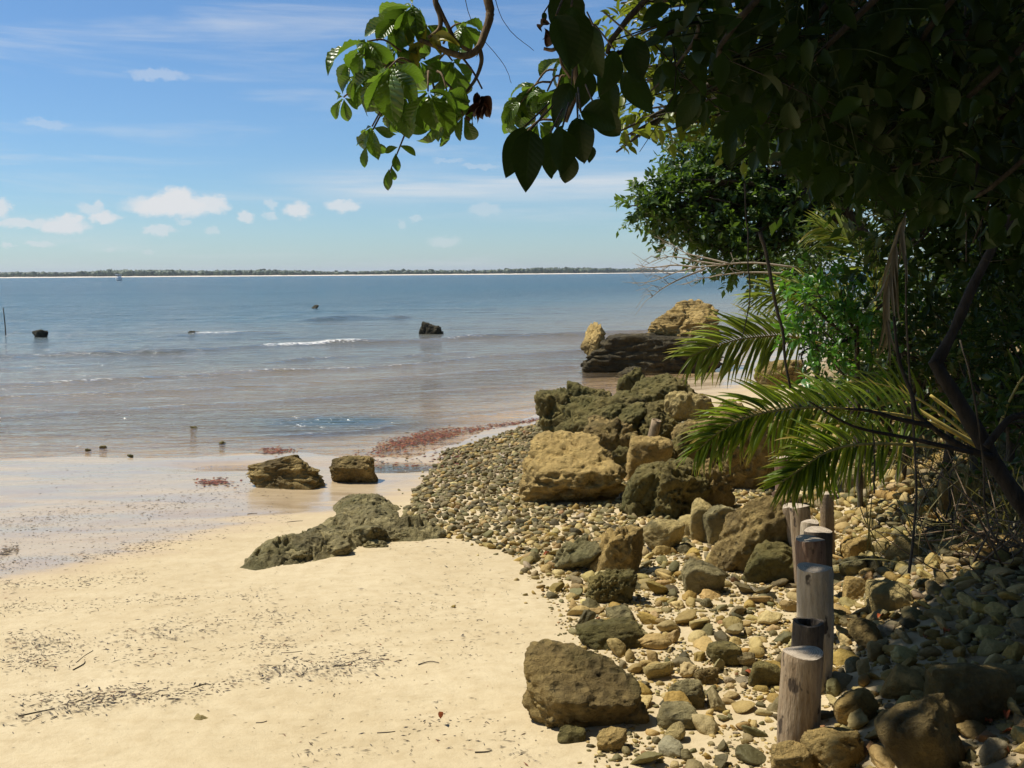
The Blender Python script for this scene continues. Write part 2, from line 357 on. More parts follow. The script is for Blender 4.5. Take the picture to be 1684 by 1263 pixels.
def mat_rock(name, light, mid, dark, algae=0.3, algae_c=(0.10, 0.115, 0.055), lowz=None, scale=1.0, pits=0.5, objcol=False, strata=0.0, topclean=0.0):
    """weathered limestone: light dry stone, brown crust, greenish algae film"""
    light, mid, dark, algae_c = [(c_[0] * 1.06, c_[1] * 1.0, c_[2] * 0.74) for c_ in (light, mid, dark, algae_c)]
    mt, nt, out = newmat(name); p = objc(nt)
    rnd = node(nt, 'ShaderNodeObjectInfo').outputs['Random']
    sh = node(nt, 'ShaderNodeVectorMath', {0: p, 1: node(nt, 'ShaderNodeCombineXYZ', {0: math_(nt, 'MULTIPLY', rnd, 37.0), 1: 0.0, 2: 0.0}).outputs[0]}, operation='ADD').outputs[0]
    n1 = noise(nt, sh, 2.6 * scale, 6, 0.62); n2_ = noise(nt, sh, 11 * scale, 5, 0.65); n3 = noise(nt, sh, 60 * scale, 5, 0.75)
    vo = node(nt, 'ShaderNodeTexVoronoi', {'Vector': sh, 'Scale': 13 * scale}, feature='F1').outputs[0]
    base = mixc(nt, ramp(nt, n2_, [(0.36, 0), (0.62, 1)]), mid, light)
    base = mixc(nt, ramp(nt, n1, [(0.40, 0.0), (0.66, 0.85)]), base, dark)
    base = mixc(nt, ramp(nt, n3, [(0.50, 0), (0.75, 0.55)]), base, dark)
    alg = math_(nt, 'ADD', noise(nt, sh, 1.7 * scale, 5, 0.6), algae - 0.5)
    if lowz is not None:
        z = node(nt, 'ShaderNodeSeparateXYZ', {0: p}).outputs[2]
        k = node(nt, 'ShaderNodeMapRange', {0: math_(nt, 'ADD', z, math_(nt, 'MULTIPLY', math_(nt, 'SUBTRACT', n1, 0.5), lowz * 0.5)), 1: lowz * 1.15, 2: lowz * 0.85, 3: 0.0, 4: 0.6}).outputs[0]
        alg = math_(nt, 'ADD', alg, k)
    col = mixc(nt, ramp(nt, alg, [(0.42, 0), (0.62, 0.92)]), base, mixc(nt, ramp(nt, n3, [(0.35, 0), (0.7, 1)]), tuple(a * 0.7 for a in algae_c), tuple(a * 1.35 for a in algae_c)))
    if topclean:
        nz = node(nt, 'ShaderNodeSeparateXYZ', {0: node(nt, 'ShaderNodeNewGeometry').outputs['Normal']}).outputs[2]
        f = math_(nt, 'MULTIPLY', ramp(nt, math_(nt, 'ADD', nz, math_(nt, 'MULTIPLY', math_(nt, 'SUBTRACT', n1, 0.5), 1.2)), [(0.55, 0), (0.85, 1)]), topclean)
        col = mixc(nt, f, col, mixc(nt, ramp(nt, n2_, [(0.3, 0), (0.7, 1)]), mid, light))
    if objcol: col = mixc(nt, 1.0, col, node(nt, 'ShaderNodeObjectInfo').outputs['Color'], 'MULTIPLY')
    h = math_(nt, 'ADD', math_(nt, 'MULTIPLY', n2_, 0.8), math_(nt, 'MULTIPLY', n3, 0.5))
    h = math_(nt, 'ADD', h, math_(nt, 'MULTIPLY', ramp(nt, vo, [(0.0, 0), (0.45, 1)]), pits))
    if strata:
        zz = node(nt, 'ShaderNodeSeparateXYZ', {0: p}).outputs[2]
        st = noise(nt, mapv(nt, sh, (0.5, 0.5, 7.0)), 2.0, 4, 0.6)
        h = math_(nt, 'ADD', h, math_(nt, 'MULTIPLY', st, strata))
    nb = bump(nt, h, 1.0, 0.075 / scale)
    finish(nt, out, bsdf(nt, Base_Color=col, Roughness=0.88, Specular_IOR_Level=0.25, Normal=nb)); return mt

def mat_pebble(name, src):
    mt, nt, out = newmat(name); p = pos(nt)
    base = attr(nt, 'Col', 'Color') if src == 'attr' else node(nt, 'ShaderNodeObjectInfo').outputs['Color']
    n1 = noise(nt, p, 22, 4, 0.6); n2_ = noise(nt, p, 95, 4, 0.65)
    c = mixc(nt, ramp(nt, n1, [(0.35, 0.0), (0.7, 0.6)]), base, mixc(nt, 1.0, base, (0.55, 0.52, 0.42), 'MULTIPLY'))
    c = mixc(nt, ramp(nt, n2_, [(0.52, 0), (0.75, 0.5)]), c, mixc(nt, 1.0, base, (1.5, 1.45, 1.3), 'MULTIPLY'))
    nb = bump(nt, math_(nt, 'ADD', n1, math_(nt, 'MULTIPLY', n2_, 0.4)), 0.6, 0.02)
    finish(nt, out, bsdf(nt, Base_Color=c, Roughness=0.72, Specular_IOR_Level=0.3, Normal=nb)); return mt

def mat_leaf(name, dark, light, trans, src='obj', rough=0.38, tfac=0.32, spec=0.5, dry=None, veins=0.0, tips=None):
    mt, nt, out = newmat(name)
    r = node(nt, 'ShaderNodeObjectInfo').outputs['Random'] if src == 'obj' else attr(nt, 'rnd')
    c = mixc(nt, r, dark, light)
    n1 = noise(nt, pos(nt), 14, 3)
    c = mixc(nt, ramp(nt, n1, [(0.45, 0), (0.8, 0.45)]), c, tuple(a * 0.55 for a in dark))
    if dry:
        c = mixc(nt, ramp(nt, r, [(0.90, 0), (0.96, 1)]), c, dry)
    kw = {}
    if tips:
        tx = node(nt, 'ShaderNodeSeparateXYZ', {0: objc(nt)}).outputs[0]
        c = mixc(nt, node(nt, 'ShaderNodeMapRange', {0: math_(nt, 'ADD', tx, math_(nt, 'MULTIPLY', r, 0.30)), 1: 0.84, 2: 1.10}).outputs[0], c, tips)
    if veins:
        q = node(nt, 'ShaderNodeSeparateXYZ', {0: objc(nt)}).outputs; ay = math_(nt, 'ABSOLUTE', q[1])
        ph = math_(nt, 'ADD', math_(nt, 'MULTIPLY', q[0], 62.0), math_(nt, 'MULTIPLY', ay, -58.0)); sv = math_(nt, 'SINE', ph)
        rib = node(nt, 'ShaderNodeMapRange', {0: ay, 1: 0.022, 2: 0.008}).outputs[0]
        vm = math_(nt, 'MAXIMUM', ramp(nt, sv, [(0.90, 0), (1.0, 0.45)]), rib)
        c = mixc(nt, math_(nt, 'MULTIPLY', vm, veins), c, tuple(min(1, x * 2.4) for x in light))
        kw['Normal'] = bump(nt, math_(nt, 'SUBTRACT', math_(nt, 'ABSOLUTE', math_(nt, 'SINE', math_(nt, 'MULTIPLY', ph, 0.5))), math_(nt, 'MULTIPLY', rib, 0.8)), min(0.45, veins * 1.5), 0.004)
    a = bsdf(nt, Base_Color=c, Roughness=rough, Specular_IOR_Level=spec, **kw)
    b = node(nt, 'ShaderNodeBsdfTranslucent', {0: mixc(nt, r, tuple(x * 0.7 for x in trans), trans)}).outputs[0]
    finish(nt, out, node(nt, 'ShaderNodeMixShader', {0: tfac, 1: a, 2: b}).outputs[0]); return mt

def mat_bark(name, a, b, scale=1.0, ridged=True):
    mt, nt, out = newmat(name); p = objc(nt)
    n1 = noise(nt, mapv(nt, p, (1, 1, 0.25)), 26 * scale, 5, 0.65); n2_ = noise(nt, p, 5 * scale, 4, 0.6)
    c = mixc(nt, ramp(nt, n1, [(0.35, 0), (0.65, 1)]), a, b)
    c = mixc(nt, ramp(nt, n2_, [(0.52, 0), (0.72, 0.7)]), c, tuple(x * 0.45 for x in a))
    finish(nt, out, bsdf(nt, Base_Color=c, Roughness=0.85, Specular_IOR_Level=0.25, Normal=bump(nt, n1, 0.8, 0.02 / scale))); return mt

def mat_post(name, a, b, spots):
    mt, nt, out = newmat(name); p = objc(nt)
    rnd = node(nt, 'ShaderNodeObjectInfo').outputs['Random']
    sh = node(nt, 'ShaderNodeVectorMath', {0: p, 1: node(nt, 'ShaderNodeCombineXYZ', {0: math_(nt, 'MULTIPLY', rnd, 21.0), 1: 0.0, 2: 0.0}).outputs[0]}, operation='ADD').outputs[0]
    st = noise(nt, mapv(nt, sh, (9, 9, 1.4)), 5, 5, 0.65); bl = noise(nt, mapv(nt, sh, (2, 2, 1.1)), 7, 3, 0.6); fi = noise(nt, mapv(nt, sh, (4, 4, 0.8)), 60, 3)
    c = mixc(nt, ramp(nt, st, [(0.35, 0), (0.68, 1)]), a, b)
    c = mixc(nt, ramp(nt, fi, [(0.5, 0), (0.8, 0.4)]), c, tuple(x * 0.5 for x in a))
    c = mixc(nt, ramp(nt, bl, [(0.60, 0), (0.66, spots)]), c, (0.055, 0.04, 0.028))
    mt_h = math_(nt, 'ADD', st, math_(nt, 'MULTIPLY', bl, -0.5))
    finish(nt, out, bsdf(nt, Base_Color=c, Roughness=0.82, Specular_IOR_Level=0.2, Normal=bump(nt, mt_h, 0.7, 0.02))); return mt
def mat_endgrain():
    mt, nt, out = newmat('end_grain'); p = objc(nt)
    l = node(nt, 'ShaderNodeVectorMath', {0: mapv(nt, p, (1, 1, 0))}, operation='LENGTH').outputs['Value']
    l = math_(nt, 'ADD', l, math_(nt, 'MULTIPLY', noise(nt, p, 20, 3), 0.02))
    rg = math_(nt, 'SINE', math_(nt, 'MULTIPLY', l, 620.0))
    c = mixc(nt, ramp(nt, rg, [(0.2, 0), (0.9, 1)]), (0.42, 0.34, 0.24), (0.58, 0.49, 0.37))
    n1 = noise(nt, p, 30, 5, 0.7)
    c = mixc(nt, ramp(nt, n1, [(0.5, 0), (0.7, 0.8)]), c, (0.20, 0.16, 0.12))
    finish(nt, out, bsdf(nt, Base_Color=c, Roughness=0.85, Specular_IOR_Level=0.2, Normal=bump(nt, n1, 0.6, 0.01))); return mt
def mat_plain(name, c, rough=0.8, spec=0.3, var=0.3, scale=20):
    mt, nt, out = newmat(name)
    n1 = noise(nt, pos(nt), scale, 4)
    cc = mixc(nt, ramp(nt, n1, [(0.3, 0), (0.7, 1)]), tuple(x * (1 - var) for x in c), tuple(min(1, x * (1 + var)) for x in c))
    finish(nt, out, bsdf(nt, Base_Color=cc, Roughness=rough, Specular_IOR_Level=spec)); return mt
def mat_attr(name, rough=0.7):
    mt, nt, out = newmat(name)
    finish(nt, out, bsdf(nt, Base_Color=attr(nt, 'Col', 'Color'), Roughness=rough, Specular_IOR_Level=0.25)); return mt

MAT = {
 'sand': mat_sand(), 'water': mat_water(),
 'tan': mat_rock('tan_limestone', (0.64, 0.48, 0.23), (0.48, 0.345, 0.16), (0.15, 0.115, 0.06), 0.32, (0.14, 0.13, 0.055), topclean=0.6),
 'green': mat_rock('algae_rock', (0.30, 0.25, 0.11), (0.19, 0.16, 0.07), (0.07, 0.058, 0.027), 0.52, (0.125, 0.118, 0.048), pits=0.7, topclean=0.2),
 'greygreen': mat_rock('grey_green_rock', (0.48, 0.42, 0.26), (0.31, 0.27, 0.16), (0.085, 0.074, 0.044), 0.44, (0.165, 0.158, 0.085), pits=0.9),
 'brown': mat_rock('brown_rock', (0.44, 0.335, 0.165), (0.28, 0.205, 0.095), (0.08, 0.06, 0.03), 0.36, (0.11, 0.11, 0.045), pits=0.9),
 'pale': mat_rock('pale_limestone', (0.66, 0.54, 0.30), (0.50, 0.405, 0.21), (0.20, 0.16, 0.09), 0.20, (0.17, 0.16, 0.08), pits=0.3),
 'black': mat_rock('wet_black_rock', (0.10, 0.09, 0.07), (0.055, 0.05, 0.038), (0.022, 0.02, 0.016), 0.35, (0.035, 0.038, 0.025), scale=0.6),
 'ledge': mat_rock('dark_ledge_rock', (0.17, 0.14, 0.09), (0.085, 0.072, 0.05), (0.03, 0.027, 0.02), 0.40, (0.045, 0.045, 0.03), scale=0.45, strata=0.8),
 'strata': mat_rock('layered_limestone', (0.60, 0.45, 0.22), (0.48, 0.345, 0.15), (0.20, 0.145, 0.07), 0.15, (0.12, 0.11, 0.05), scale=0.5, strata=2.2),
 'pebA': mat_pebble('pebble_stuff', 'attr'), 'pebO': mat_pebble('pebble_single', 'obj'),
 'post': mat_post('weathered_wood', (0.28, 0.195, 0.11), (0.46, 0.35, 0.22), 0.9),
 'postpale': mat_post('peeled_pale_wood', (0.42, 0.33, 0.215), (0.58, 0.48, 0.33), 0.95),
 'postdark': mat_post('dark_wood', (0.07, 0.055, 0.04), (0.15, 0.12, 0.085), 0.8),
 'postred': mat_post('red_brown_wood', (0.16, 0.09, 0.055), (0.30, 0.20, 0.13), 0.7),
 'grain': mat_endgrain(),
 'bark': mat_bark('bark', (0.05, 0.04, 0.028), (0.115, 0.095, 0.068)),
 'barkshade': mat_bark('shade_toned_bark', (0.02, 0.017, 0.012), (0.05, 0.04, 0.03)),  # darker copy of the bark, shade put into its colour
 'twig': mat_bark('twig_bark', (0.15, 0.10, 0.06), (0.28, 0.20, 0.12), 3.0),
 'deadtwig': mat_bark('dead_twig', (0.36, 0.29, 0.20), (0.52, 0.43, 0.31), 3.0),
 'leafbig': mat_leaf('glossy_leaf', (0.05, 0.10, 0.014), (0.10, 0.17, 0.026), (0.24, 0.42, 0.03), 'obj', 0.34, 0.32, 0.55, veins=0.3),
 'leafshade': mat_leaf('shade_toned_leaf', (0.014, 0.028, 0.006), (0.026, 0.046, 0.010), (0.08, 0.15, 0.014), 'obj', 0.55, 0.18, 0.18, veins=0.1),  # leaf colour darkened to stand in for the canopy shade
 'leafyellow': mat_leaf('yellow_leaf', (0.30, 0.27, 0.03), (0.38, 0.33, 0.05), (0.5, 0.45, 0.05), 'obj', 0.4, 0.4),
 'leafdead': mat_leaf('dead_leaf', (0.06, 0.025, 0.015), (0.10, 0.04, 0.02), (0.10, 0.03, 0.01), 'obj', 0.6, 0.15),
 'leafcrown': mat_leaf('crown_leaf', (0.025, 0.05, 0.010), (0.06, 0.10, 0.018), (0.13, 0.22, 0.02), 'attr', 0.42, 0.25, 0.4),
 'leaffar': mat_leaf('far_tree_leaf', (0.04, 0.08, 0.014), (0.10, 0.16, 0.028), (0.22, 0.38, 0.03), 'attr', 0.42, 0.28),
 'leafbush': mat_leaf('bush_leaf', (0.05, 0.14, 0.015), (0.09, 0.22, 0.025), (0.20, 0.46, 0.03), 'attr', 0.34, 0.36),
 'leafyg': mat_leaf('yellow_green_leaf', (0.09, 0.13, 0.015), (0.17, 0.20, 0.025), (0.34, 0.42, 0.03), 'attr', 0.4, 0.36),
 'palm': mat_leaf('palm_leaflet', (0.085, 0.14, 0.013), (0.165, 0.22, 0.026), (0.36, 0.50, 0.03), 'obj', 0.46, 0.40, 0.35, dry=(0.30, 0.20, 0.05), tips=(0.38, 0.24, 0.05)),
 'palmlite': mat_leaf('palm_leaflet_light', (0.11, 0.155, 0.022), (0.20, 0.24, 0.05), (0.42, 0.52, 0.06), 'obj', 0.46, 0.40, 0.35, dry=(0.40, 0.28, 0.07), tips=(0.44, 0.33, 0.08)),
 'rachis': mat_plain('palm_rachis', (0.44, 0.33, 0.08), 0.5, 0.4),
 'drypalm': mat_leaf('dry_palm', (0.13, 0.105, 0.06), (0.24, 0.20, 0.12), (0.2, 0.15, 0.06), 'obj', 0.7, 0.2),
 'drygrass': mat_leaf('dry_grass', (0.08, 0.085, 0.025), (0.19, 0.16, 0.055), (0.3, 0.26, 0.06), 'attr', 0.6, 0.3),
 'debris': mat_attr('drift_debris', 0.75),
 'shore': mat_plain('far_beach_sand', (0.72, 0.64, 0.50), 0.9, 0.1, 0.1, 0.05),
 'farwood': mat_leaf('far_wood', (0.035, 0.06, 0.022), (0.065, 0.10, 0.035), (0.1, 0.15, 0.03), 'attr', 0.6, 0.1),
 'hill': mat_plain('hill_scrub', (0.06, 0.10, 0.05), 0.9, 0.1, 0.3, 0.01),
 'boatwhite': mat_plain('boat_white', (0.80, 0.80, 0.78), 0.35, 0.5, 0.04), 'boatdark': mat_plain('boat_dark', (0.05, 0.06, 0.08), 0.3, 0.5, 0.1),
}

# ------------------------------------------------------------------ ground
def axis(lo, hi, core_lo, core_hi, step, grow=1.045):
    c = list(np.arange(core_lo, core_hi + 1e-6, step)); s = step; v = core_hi
    while v < hi: s *= grow; v += s; c.append(v)
    s = step; v = core_lo
    while v > lo: s *= grow; v -= s; c.insert(0, v)
    return np.array(c)
def grid_faces(nr, nc):
    i = np.arange(nr - 1)[:, None] * nc + np.arange(nc - 1)[None]
    return np.stack([i, i + 1, i + nc + 1, i + nc], -1).reshape(-1, 4)
def build_ground():
    X = axis(-420, 420, -5.0, 5.5, 0.045, 1.06); Y = axis(-40, 520, 3.2, 17.0, 0.05, 1.05)
    gx, gy = np.meshgrid(X, Y); z = H(gx, gy)
    ds = sdist(gx, gy, SHORE); db = sdist(gx, gy, BANK)
    # drainage ripples and shallow scour marks in the dry sand
    z += 0.0035 * np.sin((gy * 7 + 2.2 * n2(gx, gy, 0.7, 2, 21)) * 1.6) * sstep(1, 4, ds) * sstep(1.2, 0.2, db) * (0.5 + 0.5 * n2(gx, gy, 0.4, 2, 8))
    line = np.clip(2.6 + 1.55 * np.maximum(0, -gx - 0.9), 2.2, 7.4) + 0.8 * n2(gx, gy, 0.8, 3, 31)
    wet = 1 - sstep(line - 2.6, line + 2.4, ds)
    earth = sstep(0.1, 1.1, db + 0.5 * n2(gx, gy, 1.2, 3, 13))
    me = mesh(np.stack([gx.ravel(), gy.ravel(), z.ravel()], 1), grid_faces(len(Y), len(X)), MAT['sand'], True, {'wet': wet.ravel(), 'earth': earth.ravel()})
    obj('beach_ground', me, kind='structure', label='wet and dry yellow sand beach rising to a stony bank')
build_ground()

# ------------------------------------------------------------------ sea
CRESTS = [  # pixel polyline of the crest, height (m), front width, back width, [(px, foam)]
 ([(-200, 592), (0, 587), (300, 578), (430, 568), (600, 562), (700, 560), (780, 555), (960, 550), (1300, 540)], 0.15, 0.45, 1.5, [(-200, 0), (425, 0), (440, .8), (520, 1), (590, .75), (625, .25), (700, .1), (735, .5), (790, .55), (820, .3), (900, .5), (960, .2), (1100, 0)]),
 ([(-200, 636), (0, 632), (150, 628), (250, 621), (400, 613), (600, 605), (700, 598), (800, 586), (960, 576), (1200, 565)], 0.06, 0.22, 0.7, [(-200, .5), (60, .5), (140, .65), (240, .2), (380, .55), (600, .55), (700, .5), (760, .5), (830, .4), (900, .05), (1200, 0)]),
 ([(-200, 655), (0, 652), (200, 645), (380, 636), (600, 624), (760, 612), (960, 600)], 0.045, 0.25, 0.8, [(-200, 0), (150, .25), (350, .2), (420, .35), (480, .1), (960, 0)]),
 ([(270, 553), (330, 550), (420, 548), (470, 548)], 0.10, 0.8, 1.6, [(270, .0), (318, .4), (335, 1), (390, .8), (430, .2), (470, 0)]),
 ([(420, 598), (480, 593), (560, 585), (620, 583)], 0.05, 0.25, 0.7, [(420, 0), (470, .4), (545, .6), (570, .1), (620, 0)]),
 ([(600, 588), (660, 586), (740, 580), (780, 578)], 0.05, 0.25, 0.7, [(600, 0), (640, .45), (740, .5), (780, 0)]),
 ([(500, 527), (580, 525), (680, 523)], 0.22, 1.2, 3.0, [(500, 0), (680, 0)]),
 ([(-200, 612), (0, 606), (60, 603), (160, 600), (240, 598)], 0.03, 0.3, 0.8, [(-200, .2), (0, .35), (100, .4), (170, .3), (240, 0)]),
 ([(-200, 508), (0, 505), (400, 503), (900, 497)], 0.20, 2.0, 5.0, [(-200, 0), (900, 0)]),
 ([(-200, 487), (0, 486), (400, 483), (900, 478)], 0.22, 3.0, 9.0, [(-200, .0), (900, 0)]),
 ([(-200, 690), (0, 684), (220, 672), (500, 655), (700, 642), (900, 632)], 0.022, 0.2, 0.6, [(-200, 0), (900, 0)]),
 ([(420, 716), (520, 712), (600, 707), (660, 697), (800, 682), (920, 668)], 0.016, 0.12, 0.35, [(420, 0), (500, .35), (660, .45), (920, .3)]),
]
def water_hit(px, py):
    r = ray(px, py); return CAM + r * ((ZW - ZC) / r[2])
def build_sea():
    Y = np.concatenate([np.geomspace(11.5, 75, 470), np.geomspace(75, 14000, 90)[1:]])
    t = axis(-2.2, 1.7, -0.56, 0.36, 0.0042, 1.08)
    gx = Y[:, None] * t[None]; gy = np.repeat(Y[:, None], len(t), 1)
    h = H(gx, gy, False); ds = -sdist(gx, gy, SHORE)
    z = np.zeros_like(gx); foam = np.zeros_like(gx)
    for poly, A, wf, wb, fo in CRESTS:
        P = np.array([water_hit(*p) for p in poly]); FP = np.array([water_hit(a, np.interp(a, [q[0] for q in poly], [q[1] for q in poly])) for a, _ in fo])
        yc = np.interp(gx, P[:, 0], P[:, 1]) + 0.35 * wb * n2(gx, gy, 0.35, 3, int(A * 1000)) + 0.25 * wf * n2(gx, gy, 2.0, 2, 5)
        inside = sstep(P[0, 0] - 0.4, P[0, 0] + 0.8, gx) * sstep(P[-1, 0] + 0.4, P[-1, 0] - 0.8, gx)
        s = gy - yc; w = np.where(s < 0, wf, wb)
        amp = A * (0.7 + 0.5 * n2(gx, gy, 0.5, 2, 77))
        z += amp * np.exp(-(s / w) ** 2) * inside
        fa = np.interp(gx, FP[:, 0], [f for _, f in fo]) * inside
        foam = np.maximum(foam, fa * np.where(s < 0, np.exp(-((s + 0.2 * wf) / (1.0 * wf)) ** 2), np.exp(-(s / (0.4 * wb)) ** 2)))
    # open-water chop
    z += (0.035 * n2(gx * 0.5, gy, 0.9, 3, 61) + 0.06 * n2(gx * 0.35, gy, 0.25, 2, 62)) * sstep(2, 14, ds) * sstep(500, 120, gy)
    # ripples where the backwash runs over the bar
    c = water_hit(560, 691); e = np.exp(-(((gx - c[0]) / 1.15) ** 4 + ((gy - c[1]) / 0.85) ** 4)) * (0.6 + 0.6 * n2(gx, gy, 1.3, 2, 40))
    z += 0.013 * e * np.sin(gy * 21 + 3.0 * n2(gx, gy, 1.6, 3, 41) + gx * 1.2)
    c = water_hit(655, 778); e = np.exp(-(((gx - c[0]) / 0.6) ** 2 + ((gy - c[1]) / 0.4) ** 2))
    z += 0.006 * e * np.sin(gy * 34 + 3 * n2(gx, gy, 3, 2, 42))
    pool = np.zeros_like(gx)  # blue sky reflection painted as water colour through added depth and distance
    for qx, qy, rx, ry, a in ((555, 694, 1.7, .8, 26), (640, 772, .9, .4, 22), (385, 776, .85, .32, 16)):
        c = water_hit(qx, qy); pool = np.maximum(pool, a * np.exp(-(((gx - c[0]) / rx) ** 2 + ((gy - c[1] - .25 * n2(gx, gy, 1.5, 2, 46)) / ry) ** 2)))
    z += 0.004 * n2(gx * 0.5, gy, 3.0, 2, 44) * sstep(0.0, 2.0, ds)
    z = z * sstep(-1.0, 0.6, ds + 0.5) + ZW
    depth = np.clip(z - h, 0, 5) + pool * .012 * (z > h); off = np.clip(ds, 0, 400) + pool
    keep = (ds > -2.5)
    F = grid_faces(len(Y), len(t)); k = keep.ravel()[F].any(1); F = F[k]
    V = np.stack([gx.ravel(), gy.ravel(), z.ravel()], 1)
    used = np.unique(F); remap = np.full(len(V), -1); remap[used] = np.arange(len(used)); F = remap[F]
    me = mesh(V[used], F, MAT['water'], True, {'depth': depth.ravel()[used], 'off': off.ravel()[used], 'foam': foam.ravel()[used]})
    obj('sea_water', me, kind='structure', label='blue sea turning sandy brown towards the shore with low breaking waves')
build_sea()

# ------------------------------------------------------------------ far shore, hills, boat
def build_far():
    xs = np.linspace(-1900, 1500, 260)
    path = np.array([(-1900, 1560), (-1100, 1660), (0, 1720), (150, 1850), (480, 2900), (900, 4000), (1500, 5000)], float)
    yc = np.interp(xs, path[:, 0], path[:, 1]) + 12 * fbm(np.stack([xs / 90, xs * 0, xs * 0], 1), 3, 4)
    rows = [(-15, -1.2), (0, -0.5), (18, 0.5), (34, 1.0), (60, 1.3), (400, 2.0)]
    V = np.array([[(x, y + o, z) for x, y in zip(xs, yc)] for o, z in rows]).reshape(-1, 3)
    obj('far_shore', mesh(V, grid_faces(len(rows), len(xs)), MAT['shore']), kind='structure', label='pale sand strip of the far shore')
    rng = np.random.default_rng(4); Vd, Fd = ico(2); parts = []; rn = []
    for k in range(3600):
        x = rng.uniform(-1500, 700) if k < 3000 else rng.uniform(100, 1400); y = np.interp(x, xs, yc) + rng.uniform(36, 120)
        grow = 1 if x < 200 else 0.75
        hgt = rng.uniform(4.6, 6.2) * (1 + 0.25 * math.sin(x / 130.0) + 0.15 * math.sin(x / 37.0)) * grow; r = rng.uniform(2.5, 5.5)
        v = Vd * (r, r, hgt * 0.62) * (1 + 0.28 * rng.standard_normal((len(Vd), 1))) + (x, y, 2.2 + hgt * 0.45)
        parts.append((v, Fd)); rn += [rng.random()] * len(Vd)
        if k % 23 == 0:   # taller coconut palms standing out of the wood
            hp = hgt + rng.uniform(.8, 2.0); v = Vd * (2.6, 2.6, 1.3) * (1 + 0.4 * rng.standard_normal((len(Vd), 1))) + (x, y, 2 + hp)
            parts.append((v, Fd)); rn += [rng.random()] * len(Vd)
            tv, tf = tube([(x, y, 1.5), (x + 0.4, y, 2 + hp)], 0.3, 4); parts.append((tv, tf)); rn += [0.1] * len(tv)
    V, F = join(parts)
    obj('far_wood', mesh(V, F, MAT['farwood'], True, {'rnd': np.array(rn)}), kind='stuff', label='dark strip of distant coastal wood along the far shore', cat='wood')
    # low hills behind
    hx = np.linspace(-2500, 5200, 300); prof = 0 * hx
    for c, w, a in ((-640, 190, 10), (-380, 120, 7), (60, 330, 12), (420, 500, 8), (-1300, 400, 5), (1300, 700, 7), (2600, 900, 8)):
        prof += a * np.exp(-((hx - c) / w) ** 2)
    prof += 2.0 * fbm(np.stack([hx / 60, hx * 0, hx * 0], 1), 3, 9) + 6
    rows = [(0, -0.6), (60, 0.25), (250, 0.8), (500, 1.0), (900, 0.7), (1600, 0.0)]
    V = np.array([[(x, 5600 + o, -1 + p * s if s > 0 else -3) for x, p in zip(hx, prof)] for o, s in rows]).reshape(-1, 3)
    obj('far_hills', mesh(V, grid_faces(len(rows), len(hx)), MAT['hill']), kind='structure', label='low bluish hills on the horizon')
build_far()

def loft(sections):
    n = len(sections[0]); V = np.concatenate(sections); F = []
    for i in range(len(sections) - 1):
        j = np.arange(n - 1); F.append(np.stack([i * n + j, i * n + j + 1, (i + 1) * n + j + 1], 1)); F.append(np.stack([i * n + j, (i + 1) * n + j + 1, (i + 1) * n + j], 1))
    return V, np.concatenate(F)
def box(c, s):
    c = np.array(c, float); s = np.array(s, float) / 2
    V = np.array([[x, y, z] for x in (-1, 1) for y in (-1, 1) for z in (-1, 1)]) * s + c
    Q = [(0, 1, 3, 2), (4, 6, 7, 5), (0, 4, 5, 1), (2, 3, 7, 6), (0, 2, 6, 4), (1, 5, 7, 3)]
    return V, np.array([t for q in Q for t in ((q[0], q[1], q[2]), (q[0], q[2], q[3]))])
def build_boat():
    g = water_hit(196, 462.0)
    e = empty('motor_boat', g, 'small white motor boat with canopy far out near the opposite shore', 'boat')
    secs = []
    for u in np.linspace(0, 1, 9):
        x = -2.1 + 4.2 * u; w = 0.85 * math.sin(math.pi * min(0.5, 0.16 + u * 0.62)) * (1 - max(0, u - 0.6) ** 2 * 6.0); w = max(w, 0.02); zt = 1.05 + 0.3 * u * u
        secs.append(np.array([(x, -w, zt), (x, -w * 0.8, 0.25), (x, 0, -0.25 + 0.3 * u ** 4), (x, w * 0.8, 0.25), (x, w, zt), (x, 0, zt - 0.12), (x, -w, zt)]))
    V, F = loft(secs); obj('hull', mesh(V, F, MAT['boatwhite'], False), e)
    V, F = box((0.1, 0, 1.4), (1.2, 1.2, 0.6)); obj('cabin', mesh(V, F, MAT['boatwhite'], False), e)
    V, F = box((-0.25, 0, 2.3), (2.3, 1.5, 0.16)); c = obj('canopy', mesh(V, F, MAT['boatwhite'], False), e)
    [obj('canopy_pole', mesh(*tube([(x, y, 1.0), (x, y, 2.3)], 0.03, 5), MAT['boatwhite']), c) for x in (-1.1, 0.6) for y in (-0.6, 0.6)]
    V, F = box((-2.2, 0, 0.75), (0.3, 0.4, 0.9)); obj('outboard_engine', mesh(V, F, MAT['boatdark'], False), e)
    e.rotation_euler = (0, 0, R(-48)); e.scale = (1.35, 1.35, 1.35)
build_boat()

